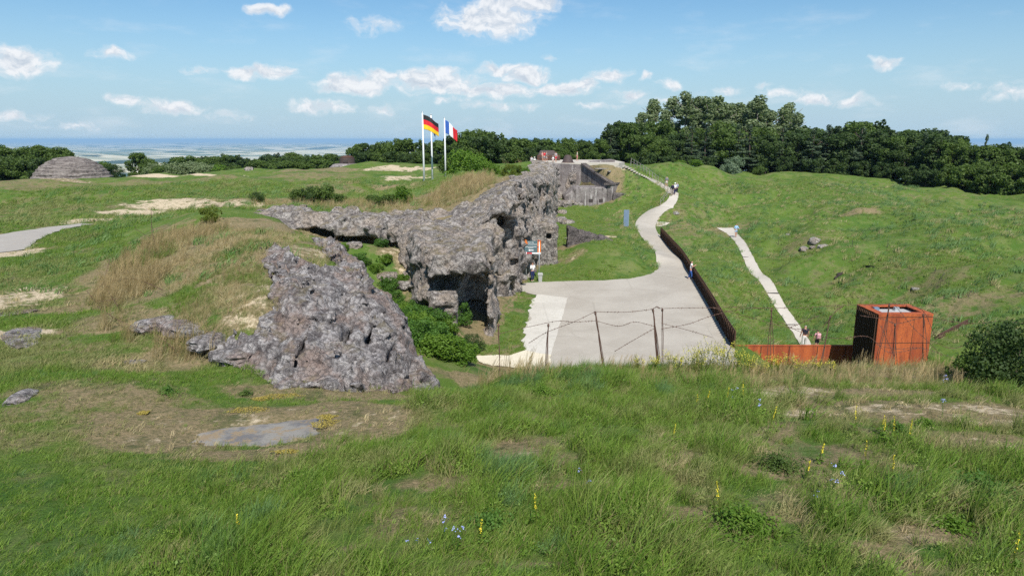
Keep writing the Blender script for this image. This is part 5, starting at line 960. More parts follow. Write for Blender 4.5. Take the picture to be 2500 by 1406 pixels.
dryfield([(500,530),(640,545),(760,560),(700,600),(640,620),(640,760),(560,820),(420,770),(470,610)], 1900, .5, 'scattered dry stalks over the top of the mound', .6)
dryfield([(250,740),(330,800),(420,830),(560,880),(620,900),(560,905),(420,870),(300,820)], 900, .9, 'straw grass fringe at the near foot of the mound', .85)
dryfield([(1040,500),(1100,450),(1150,432),(1205,440),(1205,470),(1150,490),(1080,510)], 2600, 1.15, 'tall dry grass on the wall top beside the flagpoles', .85)
dryfield([(1205,396),(1250,391),(1330,394),(1345,404),(1290,408),(1230,406)], 1500, 1.3, 'dry straw grass on the fort top before the gun terrace', .8)
dryfield([(940,505),(1000,490),(1060,490),(1060,512),(960,516),(860,508),(620,503),(620,496),(860,498)], 1500, .9, 'pale dry grass edging the broken wall', .7)
dryfield([(760,600),(850,640),(900,700),(860,720),(800,690),(740,640)], 260, .6, 'sparse dry grass among the rocks of the mound', .6)
def crestline(n, px0, px1, row0, row1, s0, label, tint, col='c_dry', sd_=0):
    px = rng.uniform(px0, px1, n); d = rng.uniform(row0, row1, n); y = d; x = (px - 1250) / F * (y * .977 + 1.2); k = pathsd(x, y) < -.1; x, y = x[k], y[k]; scatter('dry_grass', np.stack([x, y, G(x, y)], 1), s0 * rng.uniform(.55, 1.2, len(x)), np.clip(tint + .25 * rng.normal(0, 1, len(x)) * .5, 0, 1), col, label, 'dry grass')
crestline(420, 1150, 2400, 16.5, 18.8, .6, 'loose straw stalks along the crest of the bank', .75)
crestline(420, 1750, 2420, 15.0, 18.4, .55, 'brown seeding grass before the rusty box', .7)
crestline(160, 1170, 1330, 17.0, 19.5, 1.0, 'straw stalks leaning over the grit track', .9)
# ------------------------------------------------------------------ flagpoles and flags
def flagpole(px, pyb, ptop, y, label):
    b = aty(px, pyb, y); b[2] = gz(b[0], b[1]); t = aty(px, ptop, y); h = t[2] - b[2]; e = empty('flagpole', b, 0, label, 'flagpole', 'flagpoles')
    MB().tube([(0, 0, -.3), (0, 0, h * .5), (0, 0, h)], [.13, .11, .075], 12).build('pole', M['white'], e, True); MB().lathe([(.1, 0), (.12, .06), (.05, .14), (.01, .16)], (0, 0, h), 12).build('finial', M['galv'], e, True); MB().lathe([(.24, 0), (.24, .12), (.15, .16)], n=14).build('base_collar', M['galv'], e)
    return b, h
def flag(b, h, top, L, H, mats, label, droop, horiz, furl=1.0, yaw=.2, seed=0):
    nu, nv = 26, 18; V = []; Q = []; mi = []
    for i in range(nu + 1):
        for j in range(nv + 1):
            u, v = i / nu, j / nv; x = L * u * furl; w_ = .22 * u * math.sin(6.5 * u + 1.6 * v + seed) + .08 * u * math.sin(13 * u - 2 * v); z = -H * v * (1 - .12 * u) - droop * u ** 1.3 * L + .10 * u * math.sin(5 * u + seed)
            V.append((.09 + x * math.cos(yaw) + w_ * .2, x * math.sin(yaw) + w_, z))
    for i in range(nu):
        for j in range(nv): a = i * (nv + 1) + j; Q.append((a, a + nv + 1, a + nv + 2, a + 1)); t = (i + .5) / nu if not horiz else (j + .5) / nv; mi.append(min(len(mats) - 1, int(t * len(mats))))
    o = mesh_np('flag', V, Q, [M[m] for m in mats], None, True, mi); o.location = (b[0], b[1], b[2] + h - top); s = o.modifiers.new('thick', 'SOLIDIFY'); s.thickness = .012
    return tag(o, label, 'flag', 'flags on the poles')
b, h = flagpole(1036, 455, 275, 86, 'white flagpole nearest the camera with the black red and gold flag'); flag(b, h, .25, 2.0, 1.75, ['fl_black', 'fl_red', 'fl_gold'], 'black red and gold striped flag blowing to the right', .5, True, .9, .15)
b2, h2 = flagpole(1056, 441, 281, 90, 'middle white flagpole standing behind the striped flag'); flag(b2, h2, .3, 1.5, 1.5, ['fl_navy'], 'dark blue flag hanging mostly hidden behind the striped flag', 1.1, True, .35, -.5, 2)
b3, h3 = flagpole(1088, 430, 289, 96, 'white flagpole carrying the blue white and red flag'); flag(b3, h3, .25, 2.2, 1.75, ['fl_blue', 'fl_fwhite', 'fl_red'], 'blue white and red striped flag blowing to the right', .62, False, .72, .2, 1)

# ------------------------------------------------------------------ sign, bin, panel
sx, sy = 1.75, 58.8; sz = gz(sx, sy)
sg = empty('direction_sign', (sx, sy, sz), R(-2), 'slate green direction sign with orange panels and red edge on two posts', 'sign')
for x in (-.5, .62): MB().tube([(x, 0, -.3), (x, 0, 2.45 + (.95 if x > 0 else 0))], .045, 8).build('post', M['galv'], sg, True)
def sbox(n, x0, x1, z0, z1, m, y=0, th=.04): return MB().box(((x0 + x1) / 2, y, (z0 + z1) / 2), (x1 - x0, th, z1 - z0)).build(n, M[m], sg)
sbox('board', -.66, .46, 2.42, 3.42, 'signgreen'); sbox('side_panel', .47, .76, 2.42, 3.48, 'signorange', -.004); sbox('edge_strip', -.74, -.02, 2.26, 2.4, 'signred', -.003); sbox('edge_strip', -.01, .76, 2.28, 2.4, 'signwhite', -.003)
sbox('side_mark', .49, .72, 3.36, 3.46, 'signdark', -.03, .01); sbox('side_mark', .48, .6, 2.84, 2.95, 'signdark', -.03, .01)
m = MB(); m.lathe([(.01, 0), (.17, 0), (.17, .03), (.01, .03)], n=20); o = m.build('emblem', M['signorange'], sg); o.rotation_euler = (R(90), 0, 0); o.location = (-.56, -.02, 3.2)
m = MB()
for i in range(3): m.box((-.66 + .09 * i, -.03, 3.42 + .04 * (i % 2)), (.05, .02, .16))
m.box((-.57, -.032, 3.36), (.25, .018, .05)); m.build('emblem_tower', M['signorange'], sg)
def text(s, x, z, size, m, name='lettering'):
    cu = bpy.data.curves.new(name, 'FONT'); cu.body = s; cu.size = size; cu.extrude = .004; cu.resolution_u = 3; o = bpy.data.objects.new('tmp', cu); C.objects.link(o); dg = bpy.context.evaluated_depsgraph_get(); me = bpy.data.meshes.new_from_object(o.evaluated_get(dg)); bpy.data.objects.remove(o)
    me.materials.clear(); me.materials.append(M[m]); q = bpy.data.objects.new(name, me); C.objects.link(q); q.parent = sg; q.rotation_euler = (R(90), 0, 0); q.location = (x, -.026, z); return q
text('Fort de', -.34, 3.24, .16, 'signwhite'); text('Douaumont', -.34, 3.08, .16, 'signwhite')
for z, x0, x1 in ((2.9, -.62, .34), (2.79, -.35, .1)):
    m = MB(); x = x0
    while x < x1: w_ = random.uniform(.03, .07); m.box((x + w_ / 2, -.025, z + random.uniform(-.005, .005)), (w_ * .8, .01, .035)); x += w_
    m.build('text_line', M['signwhite'], sg)
MB().add([(-.33, -.026, 2.6), (-.2, -.026, 2.5), (-.2, -.026, 2.56), (.12, -.026, 2.56), (.12, -.026, 2.64), (-.2, -.026, 2.64), (-.2, -.026, 2.7)], [(0, 1, 2, 3, 4, 5, 6)]).build('arrow', M['signwhite'], sg)
q = atz(1319, 688, 0); bn = empty('litter_bin', (q[0], q[1] + .1, .0), 0, 'small grey litter bin at the forecourt edge under the sign', 'bin')
MB().lathe([(.2, 0), (.25, .6), (.27, .62)], n=4).build('body', M['bin'], bn); MB().lathe([(.31, .6), (.31, .72), (.26, .76)], n=4).build('lid', M['bin'], bn)
for c in bn.children: c.rotation_euler = (0, 0, R(45))
p = aty(1528, 556, 83.5); p[2] = gz(p[0], p[1]); pn = empty('information_panel', p, R(-4), 'tall narrow slate blue information stele on the grass beside the path', 'stele'); bevel(MB().box((0, 0, 1.0), (.62, .14, 2.1)).build('face', M['panel'], pn), .01); MB().box((.325, 0, 1.0), (.03, .17, 2.14)).build('edge', M['galv'], pn); MB().box((0, 0, -.05), (.8, .3, .2)).build('base', M['conc'], pn)
# ------------------------------------------------------------------ dark slatted parapet on the right of the forecourt
WL = cr([atz(1613, 576, .72), atz(1637, 603, .38), atz(1664, 634, .08), atz(1683, 664, 0), atz(1703, 696, 0), atz(1738, 755, 0), atz(1770, 812, 0), atz(1793, 850, 0)], 8)
par = empty('parapet_wall', WL[-1], 0, 'long dark rusted steel slatted parapet along the right of the forecourt', 'parapet'); base = Vector(WL[-1])
m = MB(); cap = MB(); L = len(WL)
for i in range(L - 1):
    a, b_ = WL[i], WL[i + 1]; d = b_ - a; ln = np.linalg.norm(d[:2]); d2 = d / ln; nrm = np.array([-d2[1], d2[0], 0]) * .04
    za = gz(a[0] + .3, a[1]) if False else a[2]; V = []
    for q in (a, b_):
        for zz in (-.3, 1.02):
            V += [q + nrm + [0, 0, zz], q - nrm + [0, 0, zz]]
    V = [v - np.array(base) for v in V]; m.add(V, [(0, 2, 6, 4), (1, 5, 7, 3), (2, 3, 7, 6), (0, 4, 5, 1), (0, 1, 3, 2), (4, 6, 7, 5)])
m.build('sheet_panel', M['corten_dark_and_shaded'], par)
cap.tube([Vector(q) - base + Vector((0, 0, 1.04)) for q in WL], .025, 6); cap.build('top_rail', M['corten_dark_and_shaded'], par)
tot = np.concatenate([[0], np.cumsum(np.linalg.norm(np.diff(WL[:, :2], axis=0), axis=1))]); n = int(tot[-1] / .55)
for i in range(min(n, 98)):
    t = (i + .5) * tot[-1] / min(n, 98); k = min(np.searchsorted(tot, t) - 1, L - 2); f_ = (t - tot[k]) / (tot[k + 1] - tot[k]); q = WL[k] * (1 - f_) + WL[k + 1] * f_; d = WL[k + 1] - WL[k]; ang = math.atan2(d[1], d[0]); nx_ = np.array([math.sin(ang), -math.cos(ang), 0]) * .05
    MB().box(tuple(q + nx_ - np.array(base) + [0, 0, .46]), (.09, .12, 1.1), ang).build('slat', M['corten_dark_and_shaded'], par)
# low orange retaining wall and the steel box
lw = empty('retaining_wall', (13.2, 39.1, 0), 0, 'low bright orange rusted steel retaining wall behind the crest', 'retaining wall')
x0 = 0
for i in range(5): MB().box((x0 + .83, 0, -1.87), (1.64, .1, 3.7)).build('panel', M['corten'], lw); MB().box((x0 + 1.665, -.03, -1.87), (.03, .1, 3.7)).build('joint', M['corten_dark_and_shaded'], lw); x0 += 1.68
MB().box((3.9, .02, 0), (8.2, .2, .03)).build('capping', M['corten'], lw)
fl_ = atz(2146, 769, 2.9); fr_ = atz(2279, 768, 2.9); bl_ = atz(2103, 741, 2.9); br_ = atz(2222, 741, 2.9)
ang = math.atan2(fr_[1] - fl_[1], fr_[0] - fl_[0]); bx = empty('steel_box', (fl_[0], fl_[1], 0), ang, 'tall orange rusted steel lift box with gravel roof beyond the fence', 'steel box')
BW = float(np.linalg.norm(fr_[:2] - fl_[:2])); BD = 2.25; BH0, BH1 = -3.8, 2.9
def bxp(n, c, d, m, **k): return MB().box(c, d, **k).build(n, M[m], bx)
bxp('front_face', (BW / 2, .03, (BH0 + BH1) / 2), (BW, .06, BH1 - BH0), 'corten'); bxp('shaded_side_grille', (.03, BD / 2, (BH0 + BH1) / 2), (.06, BD - .13, BH1 - BH0), 'corten_dark_and_shaded')  # left side is the same steel; its shade is put into the darker colour
for i in range(12): bxp('shaded_grille_slat', (-.03, .16 + i * .174, (BH0 + BH1) / 2), (.06, .03, BH1 - BH0 - .1), 'corten_dark_and_shaded'); bxp('side_face', (BW - .03, BD / 2, (BH0 + BH1) / 2), (.06, BD - .13, BH1 - BH0), 'corten'); bxp('back_face', (BW / 2, BD - .03, (BH0 + BH1) / 2), (BW, .06, BH1 - BH0), 'corten')
for n_, c, d in (('roof_edge', (BW / 2, .21, BH1 + .012), (BW + .02, .42, .06)), ('roof_edge', (BW / 2, BD - .21, BH1 + .012), (BW + .02, .42, .06)), ('roof_edge', (.2, BD / 2, BH1 + .012), (.4, BD - .846, .06)), ('roof_edge', (BW - .2, BD / 2, BH1 + .012), (.4, BD - .846, .06))): bxp(n_, c, d, 'corten')
bxp('gravel_roof', (BW / 2, BD / 2, BH1 - .22), (BW - .14, BD - .14, .1), 'lead')
for x in (BW * .33, BW * .66): bxp('seam', (x, -.002, (BH0 + BH1) / 2 - .1), (.022, .02, BH1 - BH0 - .2), 'corten_dark_and_shaded')
bxp('seam', (BW / 2, -.006, 1.35), (BW, .02, .022), 'corten_dark_and_shaded'); bxp('seam', (BW / 2, -.008, 2.78), (BW, .02, .02), 'corten_dark_and_shaded')
bxp('vent_box', (.75, BD - .62, BH1 - .08), (.28, .2, .2), 'panel'); bxp('vent_box', (1.9, BD - .62, BH1 - .08), (.24, .2, .2), 'galv')
# ------------------------------------------------------------------ iron things lying in the field
def bar(name, px0, py0, px1, py1, w_, h_, label, cat, mt='rust', lift=.05):
    a = on(px0, py0); b_ = on(px1, py1); a[2] += lift; b_[2] += lift; mid = (a + b_) / 2; d = b_ - a; L_ = float(np.linalg.norm(d)); ang = math.atan2(d[1], d[0]); o = MB().box((0, 0, 0), (L_, w_, h_ * .3)).box((0, 0, h_ * .5), (L_, w_ * .3, h_)).build(name, M[mt]); o.location = mid; o.rotation_euler = (0, -math.asin(d[2] / L_), ang); return tag(o, label, cat)
bar('steel_beam', 2290, 826, 2366, 786, .28, .2, 'long rusty steel beam lying in the grass behind the box', 'beam'); bar('iron_bar', 2037, 684, 2058, 670, .12, .14, 'bent black iron fragment standing in the field grass', 'scrap iron', 'iron', .15); bar('iron_bar', 2043, 673, 2052, 670, .2, .1, 'short black iron plate leaning on the bent fragment', 'scrap iron', 'iron', .12); bar('iron_bar', 2107, 652, 2134, 654, .14, .1, 'curved dark iron strip lying flat in the field', 'scrap iron', 'iron', .08)
lg = on(1968, 838)
# thin pickets
PK = [(1900,598,580,'beside the pale stone'),(2080,603,586,'left of two in the upper field'),(2166,605,585,'tallest in the upper field'),(2264,654,634,'in the middle of the right field'),(2282,667,656,'just below the tall middle picket'),(2297,683,670,'leaning, third down the slope'),(2315,700,690,'short, lowest down the slope'),(2364,725,712,'thin leaning one nearest the rubble edge'),(626,489,457,'through the small dark bush on the wall')]
for i, (px, pb, pt, s) in enumerate(PK):
    q = on(px, pb); t = aty(px, pt, q[1]); h = max(t[2] - q[2], .5); o = MB().tube([(0, 0, -.2), (.02, 0, h * .5), ((.25 if 'leaning' in s else .02), .05, h)], .022, 5).build('picket', M['iron']); o.location = q; tag(o, 'thin black iron picket, %s' % s, 'picket', 'iron pickets in the grass')
q = on(1985, 843, 30); boulder('log', (21.9, 47.6, -3.1), (.55, .18, .12), 'pale branch lying in the grass right of the couple', 'log', 'boulder', 61)
# ------------------------------------------------------------------ post-and-wire handrail up the steps, steps
RL = [aty(1630, 470, 103), aty(1606, 452, 106), aty(1585, 441, 107.5), aty(1562, 430, 108.5), aty(1540, 421, 109.5), aty(1524, 414, 111), aty(1510, 406, 112)]
RL2 = [on(1612, 503), on(1620, 494), on(1628, 483), on(1636, 473)]
rail = empty('handrail', RL[0], 0, 'light post and wire handrail climbing beside the steps to the terrace', 'handrail'); rb = Vector(RL[0])
for line, off_ in ((cr(RL, 3), 0), (np.array(RL2), .0)):
    tops = []
    for q in line: z = gz(q[0], q[1]); o = MB().tube([(q[0], q[1], z - .2), (q[0], q[1], z + 1.05)], .04, 6).build('post', M['postwood'], rail); o.location = -rb; tops.append(Vector((q[0], q[1], z + 1.0)))
    for dz in (0, -.45): o = MB().tube([t + Vector((0, 0, dz)) for t in tops], .015, 4).build('wire', M['galv'], rail); o.location = -rb
stp = cr([atz(1645, 476, 4.0), atz(1627, 459, 4.85), atz(1594, 439, 5.95), atz(1553, 422.5, 6.95), atz(1502, 405, 8.0)], 8)
st = empty('stairway', stp[0], 0, 'pale stone steps climbing the grass bank to the terrace', 'steps'); sb = Vector(stp[0])
for i in range(0, len(stp) - 1):
    q = (stp[i] + stp[i + 1]) / 2; d = stp[i + 1] - stp[i]; o = MB().box((0, 0, 0), (float(np.linalg.norm(d[:2])) * .75, 1.5, .2), math.atan2(d[1], d[0])).build('step', M['path'], st); o.location = Vector((q[0], q[1], gz(q[0], q[1]) + .02)) - sb
for i, (a, b_) in enumerate([((1462, 411), (1476, 414)), ((1480, 416), (1496, 421))]):
    p0 = on(*a); p1 = on(*b_); boulder('stone_kerb', (p0 + p1) / 2, (1.1, .25, .15), '%s row of pale stones edging the grassy casemate roof' % ['upper', 'lower'][i], 'kerb stones', 'boulder', 70 + i)
# ------------------------------------------------------------------ old barbed wire fence on the crest
def barbed(P, name, parent=None, r=.0065, sag=.0, loc=None):
    P = cr(P, 8); mb = MB(); mb.tube([tuple(q) for q in P], r, 4, cap=False); d = 0
    for i in range(1, len(P)):
        seg = np.linalg.norm(P[i] - P[i - 1]); n = max(1, int(seg / .13))
        for k in range(n):
            c = P[i - 1] + (P[i] - P[i - 1]) * (k + .5) / n
            if rng.random() < .8: v = rng.normal(0, 1, 3); v = v / np.linalg.norm(v) * .028; mb.tube([tuple(c - v), tuple(c + v)], r * 1.25, 3, cap=False)
    o = mb.build(name, M['wire'], parent); return o
def post(px, pt, pb, y, n, label, dxt=0, spread=.06):
    """bundle of thin twisted rusty rods"""
    b_ = aty(px, pb, y); z0 = gz(b_[0], b_[1]) - .15; t = aty(px + dxt, pt, y); e = empty('wire_post', (b_[0], b_[1], z0), 0, label, 'fence post', 'old wire fence posts'); T_ = Vector(t) - Vector((b_[0], b_[1], z0))
    for i in range(n):
        ox, oy = rng.normal(0, spread, 2); P = [(ox, oy, 0)] + [tuple(T_ * f_ + Vector((ox * (1 - f_) * .9 + rng.normal(0, .012), oy * (1 - f_), 0))) for f_ in (.3, .6, .85, 1.0)]; MB().tube(P, .0095, 5).build('rod', M['wire'], e)
    k = Vector(T_) * .97; MB().lathe([(.02, -.04), (.035, 0), (.02, .04)], tuple(k), 6).build('tie', M['wire'], e); return Vector(t)
FY = 18.6
p1 = post(1477, 760, 872, FY, 5, 'leaning rusty rod bundle holding two strands before the pale forecourt', -24)
p0 = post(1327, 790, 872, FY - .2, 4, 'low tangled rusty rod post at the left end of the wire fence', 12, .1); p2 = post(1613, 754, 868, FY, 7, 'thick bundle of rusty rods, tallest post before the forecourt', -19, .05); p3 = post(1620, 752, 868, FY + .05, 2, 'thin pair of rods standing against the thick rod bundle', -3, .03)
p4 = post(1878, 752, 868, FY + .3, 3, 'leaning rod post before the green hollow, left of the couple', 6, .12); p5 = post(1998, 770, 900, FY + .3, 3, 'rod post with hooked top before the hollow, left of the steel box', 30, .08); p6 = post(2142, 740, 900, FY + .3, 3, 'rod post in front of the dark side of the steel box', 30, .1); p7 = post(2185, 790, 905, FY + .2, 3, 'rod post leaning across the front of the steel box', 0, .15); p8 = post(2262, 765, 900, FY + .3, 3, 'rod post at the right edge of the steel box', -8, .08)
q = aty(1222, 905, 18.2); post(1222, 790, 950, 17.6, 2, 'single thin dark rod standing left of the grit track', -5, .02)
W = [[(1216,815),(1290,798),(1360,784),(1400,786),(1455,783)],[(1290,838),(1335,811),(1400,786),(1453,761)],[(1453,761),(1520,762),(1560,759),(1592,755)],[(1458,784),(1510,796),(1550,786),(1600,797)],
     [(1500,858),(1540,834),(1600,800)],[(1592,755),(1604,749),(1614,753),(1660,752),(1740,751),(1800,750),(1878,752)],[(1614,789),(1680,806),(1740,824)],[(1614,803),(1680,791),(1740,770),(1810,755),(1880,751)],
     [(1740,751),(1790,764),(1850,780),(1925,800),(2000,806)],[(1880,752),(1960,751),(2035,746),(2100,745),(2170,742)],[(1925,801),(1962,786),(2000,770)],[(1900,785),(1960,812),(2020,824),(2060,826)],[(2008,800),(2040,760),(2060,746)],
     [(2060,826),(2120,822),(2170,860),(2240,850)],[(2170,742),(2210,744),(2250,756),(2270,790),(2285,830)],[(2255,768),(2310,782),(2380,790),(2440,784),(2500,788)],[(2100,770),(2160,780),(2190,790),(2250,775)],[(2150,795),(2170,840),(2185,870)],[(2185,745),(2230,800),(2262,830),(2300,870)],[(2140,842),(2190,852),(2250,850),(2340,878)],[(2270,830),(2330,850),(2400,820),(2460,812)],[(1700,905),(1790,893),(1900,905),(2010,908)]]
bwf = empty('barbed_wire', (0, FY, 6), 0, 'rusty slack barbed wire strands strung between the rod posts', 'barbed wire')
for i, s in enumerate(W):
    P = [aty(a, b_, FY + .03 * math.sin(i * 2.1)) for a, b_ in s]; o = barbed(P, 'strand', bwf); o.location = (0, -FY, -6)
# left tangle of wire on the mound
bw2 = empty('barbed_wire', (-14, 30, 7), 0, 'loose rusty barbed wire tangled in the dry grass of the mound', 'barbed wire')
for s in [[(225,735),(260,700),(330,690),(400,720)],[(240,760),(300,800),(380,830),(430,870)],[(270,640),(260,700),(290,760)],[(370,505),(372,560),(380,600)],[(330,560),(380,590),(420,585)],[(215,720),(240,745),(300,740)]]:
    P = []
    for a, b_ in s: q = on(a, b_ + 12); P.append(q + np.array([0, 0, .35]))
    o = barbed(P, 'strand', bw2, .007); o.location = (14, -30, -7)
# ------------------------------------------------------------------ people
def skin(name, verts, edges, radii, m, parent=None, sub=2, root=0):
    me = bpy.data.meshes.new(name); me.from_pydata([tuple(v) for v in verts], edges, []); o = bpy.data.objects.new(name, me); C.objects.link(o)
    o.modifiers.new('s', 'SKIN'); sm = o.modifiers.new('u', 'SUBSURF'); sm.levels = sub; sm.render_levels = sub
    for i, r in enumerate(radii): me.skin_vertices[0].data[i].radius = r if hasattr(r, '__len__') else (r, r); me.skin_vertices[0].data[i].use_root = (i == root)
    dg = bpy.context.evaluated_depsgraph_get(); me2 = bpy.data.meshes.new_from_object(o.evaluated_get(dg)); bpy.data.objects.remove(o); me2.materials.clear(); me2.materials.append(M[m] if isinstance(m, str) else m)
    for p in me2.polygons: p.use_smooth = True; p.material_index = 0
    q = bpy.data.objects.new(name, me2); C.objects.link(q); q.parent = parent; return q
SK = {}
def cm(c, name):
    k = tuple(round(q, 3) for q in c)
    if k not in SK: SK[k] = mat('cloth_' + name, rough=.85, fn=vary(c, tuple(q * .75 for q in c), 6))
    return SK[k]
skinm = mat('skin', rough=.6, fn=vary((.48, .27, .19), (.42, .23, .16), 8)); hairm = {'brown': cm((.06, .035, .02), 'brown_hair'), 'dark': cm((.02, .015, .012), 'dark_hair'), 'grey': cm((.45, .43, .4), 'grey_hair'), 'fair': cm((.3, .2, .1), 'fair_hair')}
def person(loc, rz, label, top=(.7, .7, .7), bottom=(.1, .12, .2), shoe=(.6, .6, .6), hair='brown', H=1.7, stride=.12, arms=(.1, .1), bend=(0.2, 0.2), lean=0, shorts=False, hat=None, sleeves='long', longhair=False, group=None, sx=1, armsf=(0, 0)):
    """facing -Y locally; arms = sideways swing, armsf = forward raise, bend = elbow bend (radians)"""
    k = H / 1.72; e = empty('person', loc, rz, label, 'person', group); e.scale = (k * sx, k * sx, k)
    V = []; E_ = []; Rr = []
    def v(x, y, z, r, p=None): V.append((x, y, z)); Rr.append(r); i = len(V) - 1; (E_.append((p, i)) if p is not None else 0); return i
    hy = lean
    pel = v(0, 0, .94, .125); sp1 = v(0, -hy * .3, 1.12, (.12, .095), pel); ch = v(0, -hy * .7, 1.32, (.145, .1), sp1); nb = v(0, -hy, 1.46, .06, ch); nk = v(0, -hy, 1.5, .05, nb); hd = v(0, -hy - .01, 1.58, (.075, .09), nk); ht = v(0, -hy - .005, 1.665, (.065, .08), hd)
    nose = v(0, -hy - .105, 1.585, .012, hd)
    for s in (-1, 1): v(s * .08, -hy, 1.585, .013, hd)
    J = {}
    for s, i in ((-1, 0), (1, 1)):
        hp = v(s * .09, 0, .9, .09, pel); f_ = -s * stride; kn = v(s * .1, -f_ * .5 - .02, .5, .062, hp); an = v(s * .1, -f_ - (0 if f_ > 0 else -.02), .09, .04, kn); to = v(s * .11, -f_ - .14, .035, .035, an); J['leg%d' % i] = (hp, kn, an, to)
        sh = v(s * .17, -hy, 1.41, .055, ch); a = arms[i]; fr = armsf[i]; el = (s * (.19 + .27 * math.sin(a)), -hy - .27 * math.sin(fr), 1.41 - .27 * math.cos(fr) * math.cos(a)); eb = v(*el, .042, sh)
        fb = fr + bend[i]; wr = (el[0] - s * (.12 if bend[i] > 1 else 0) + s * .1 * math.sin(a), el[1] - .25 * math.sin(fb), el[2] - .25 * math.cos(fb)); w_ = v(*wr, .028, eb)
        dr = np.array(wr) - np.array(el); dr = dr / np.linalg.norm(dr); pm = v(*(np.array(wr) + dr * .06), (.036, .022), w_); J['arm%d' % i] = (sh, eb, w_, pm)
        side = np.array([0, 1, 0]) if abs(dr[1]) < .7 else np.array([1, 0, 0])
        for q, (off_, ln) in enumerate(((-.028, .062), (-.01, .075), (.01, .07), (.028, .055))):
            f1 = v(*(np.array(wr) + dr * (.09) + side * off_), .0095, pm); v(*(np.array(wr) + dr * (.09 + ln * .6) + side * off_ + np.array([-s * .012, 0, 0])), .0085, f1)
        t1 = v(*(np.array(wr) + dr * .04 - side * .04), .011, w_); v(*(np.array(wr) + dr * .075 - side * .055), .009, t1)
    skin('body', V, E_, Rr, skinm, e, 1, pel)
    A = np.array(V)
    # shirt
    sv = [A[pel] + [0, 0, .0], A[sp1], A[ch], A[nb] - [0, 0, .02]]; se = [(0, 1), (1, 2), (2, 3)]; sr = [(.155, .13), (.145, .115), (.165, .125), .07]
    for i in (0, 1):
        sh, eb, w_, pm = J['arm%d' % i]; b0 = len(sv); sv += [A[sh], A[sh] * .45 + A[eb] * .55]; sr += [.072, .062]; se += [(2, b0), (b0, b0 + 1)]
        if sleeves == 'long': sv += [A[eb], A[w_] * .9 + A[eb] * .1]; sr += [.055, .042]; se += [(b0 + 1, b0 + 2), (b0 + 2, b0 + 3)]
    skin('shirt', sv, se, sr, cm(top, 'shirt'), e, 1, 0)
    tv = [A[pel] + [0, 0, .06], A[pel] - [0, 0, .04]]; te = [(0, 1)]; tr = [(.14, .115), (.15, .13)]
    for i in (0, 1):
        hp, kn, an, to = J['leg%d' % i]; b0 = len(tv); tv += [A[hp] - [0, 0, .06], A[kn] * .7 + A[hp] * .3 if shorts else A[kn]]; tr += [.105, .09 if shorts else .078]; te += [(1, b0), (b0, b0 + 1)]
        if not shorts: tv += [A[an] * .9 + A[kn] * .1]; tr += [.058]; te += [(b0 + 1, b0 + 2)]
        skin('shoe', [A[an] + [0, .03, -.03], A[an] + [0, -.05, -.045], A[to] + [0, -.04, 0]], [(0, 1), (1, 2)], [.048, .05, .042], cm(shoe, 'shoe'), e, 1)
    skin('shorts' if shorts else 'trousers', tv, te, tr, cm(bottom, 'trousers'), e, 1, 0)
    hv = [A[hd] + [0, .03, .03], A[ht] + [0, .015, .012]]; he = [(0, 1)]; hr = [(.088, .085), (.078, .085)]
    if longhair: hv += [A[nk] + [0, .07, .02], A[nb] + [0, .09, -.08]]; he += [(0, 2), (2, 3)]; hr += [.06, .05]
    skin('hair', hv, he, hr, hairm[hair], e, 1)
    if hat: MB().lathe([(.17, 0), (.165, .012), (.1, .02), (.095, .1), (.05, .13), (.01, .135)], (0, -hy, 1.66), 14).build('hat', cm(hat, 'hat'), e, True)
    return e
def gp(px, py, y=None, z=None): 
    q = on(px, py) if z is None else atz(px, py, z); return q
def backpack(p, rz, label, col, k=1.0, dy=.2, h=1.3):
    loc = Vector(p) + Matrix.Rotation(rz, 3, 'Z') @ Vector((0, dy * k, h * k)); e = empty('backpack', loc, rz, label, 'backpack'); e.scale = (k, k, k)
    bevel(MB().box((0, 0, 0), (.3, .17, .42)).build('bag', cm(col, 'bag'), e), .05, 3); bevel(MB().box((0, .1, -.06), (.22, .07, .2)).build('pocket', cm(tuple(q * .8 for q in col), 'pocket'), e), .02)
    for s in (-.1, .1): MB().tube([(s, -.08, .18), (s, -.2, .2), (s * 1.2, -.3, .05), (s, -.2, -.12), (s, -.08, -.16)], .018, 6).build('strap', cm(tuple(q * .7 for q in col), 'strap'), e)
    return e
pw = atz(1300, 687, 0.0); person((pw[0], pw[1], .0), R(25), 'woman in white top and navy trousers standing under the sign', (.8, .8, .78), (.02, .03, .1), (.75, .72, .7), 'brown', 1.68, .05, (.15, .1), (2.1, 1.8), armsf=(.2, .3), longhair=True)
pl = atz(1681, 682, 0.0); person((pl[0] + .15, pl[1], .0), R(70), 'woman in white vest and blue jeans leaning on the dark parapet', (.8, .8, .8), (.03, .10, .35), (.6, .5, .45), 'brown', 1.68, .16, (.2, .1), (1.9, 1.6), lean=.06, armsf=(.4, .3), sleeves='short', hat=None)
q = atz(1796, 579, 0.0); person((q[0], q[1], float(G0(np.array([q[0]]), np.array([q[1]]))[0])), R(10), 'person in light blue top and shorts walking down the narrow path', (.3, .5, .72), (.3, .5, .7), (.3, .3, .35), 'dark', 1.68, .1, (.25, .25), (1.0, 1.0), shorts=True, armsf=(.3, .3))
q = atz(1962, 850, -3.1); zc = gz(q[0], q[1]) ; person((q[0], q[1], zc + .03), R(180), 'man in black t-shirt seen from behind on the narrow path', (.014, .016, .03), (.60, .58, .54), (.25, .2, .2), 'grey', 1.78, .1, (.15, .15), (.3, .3), sleeves='short', sx=1.15)
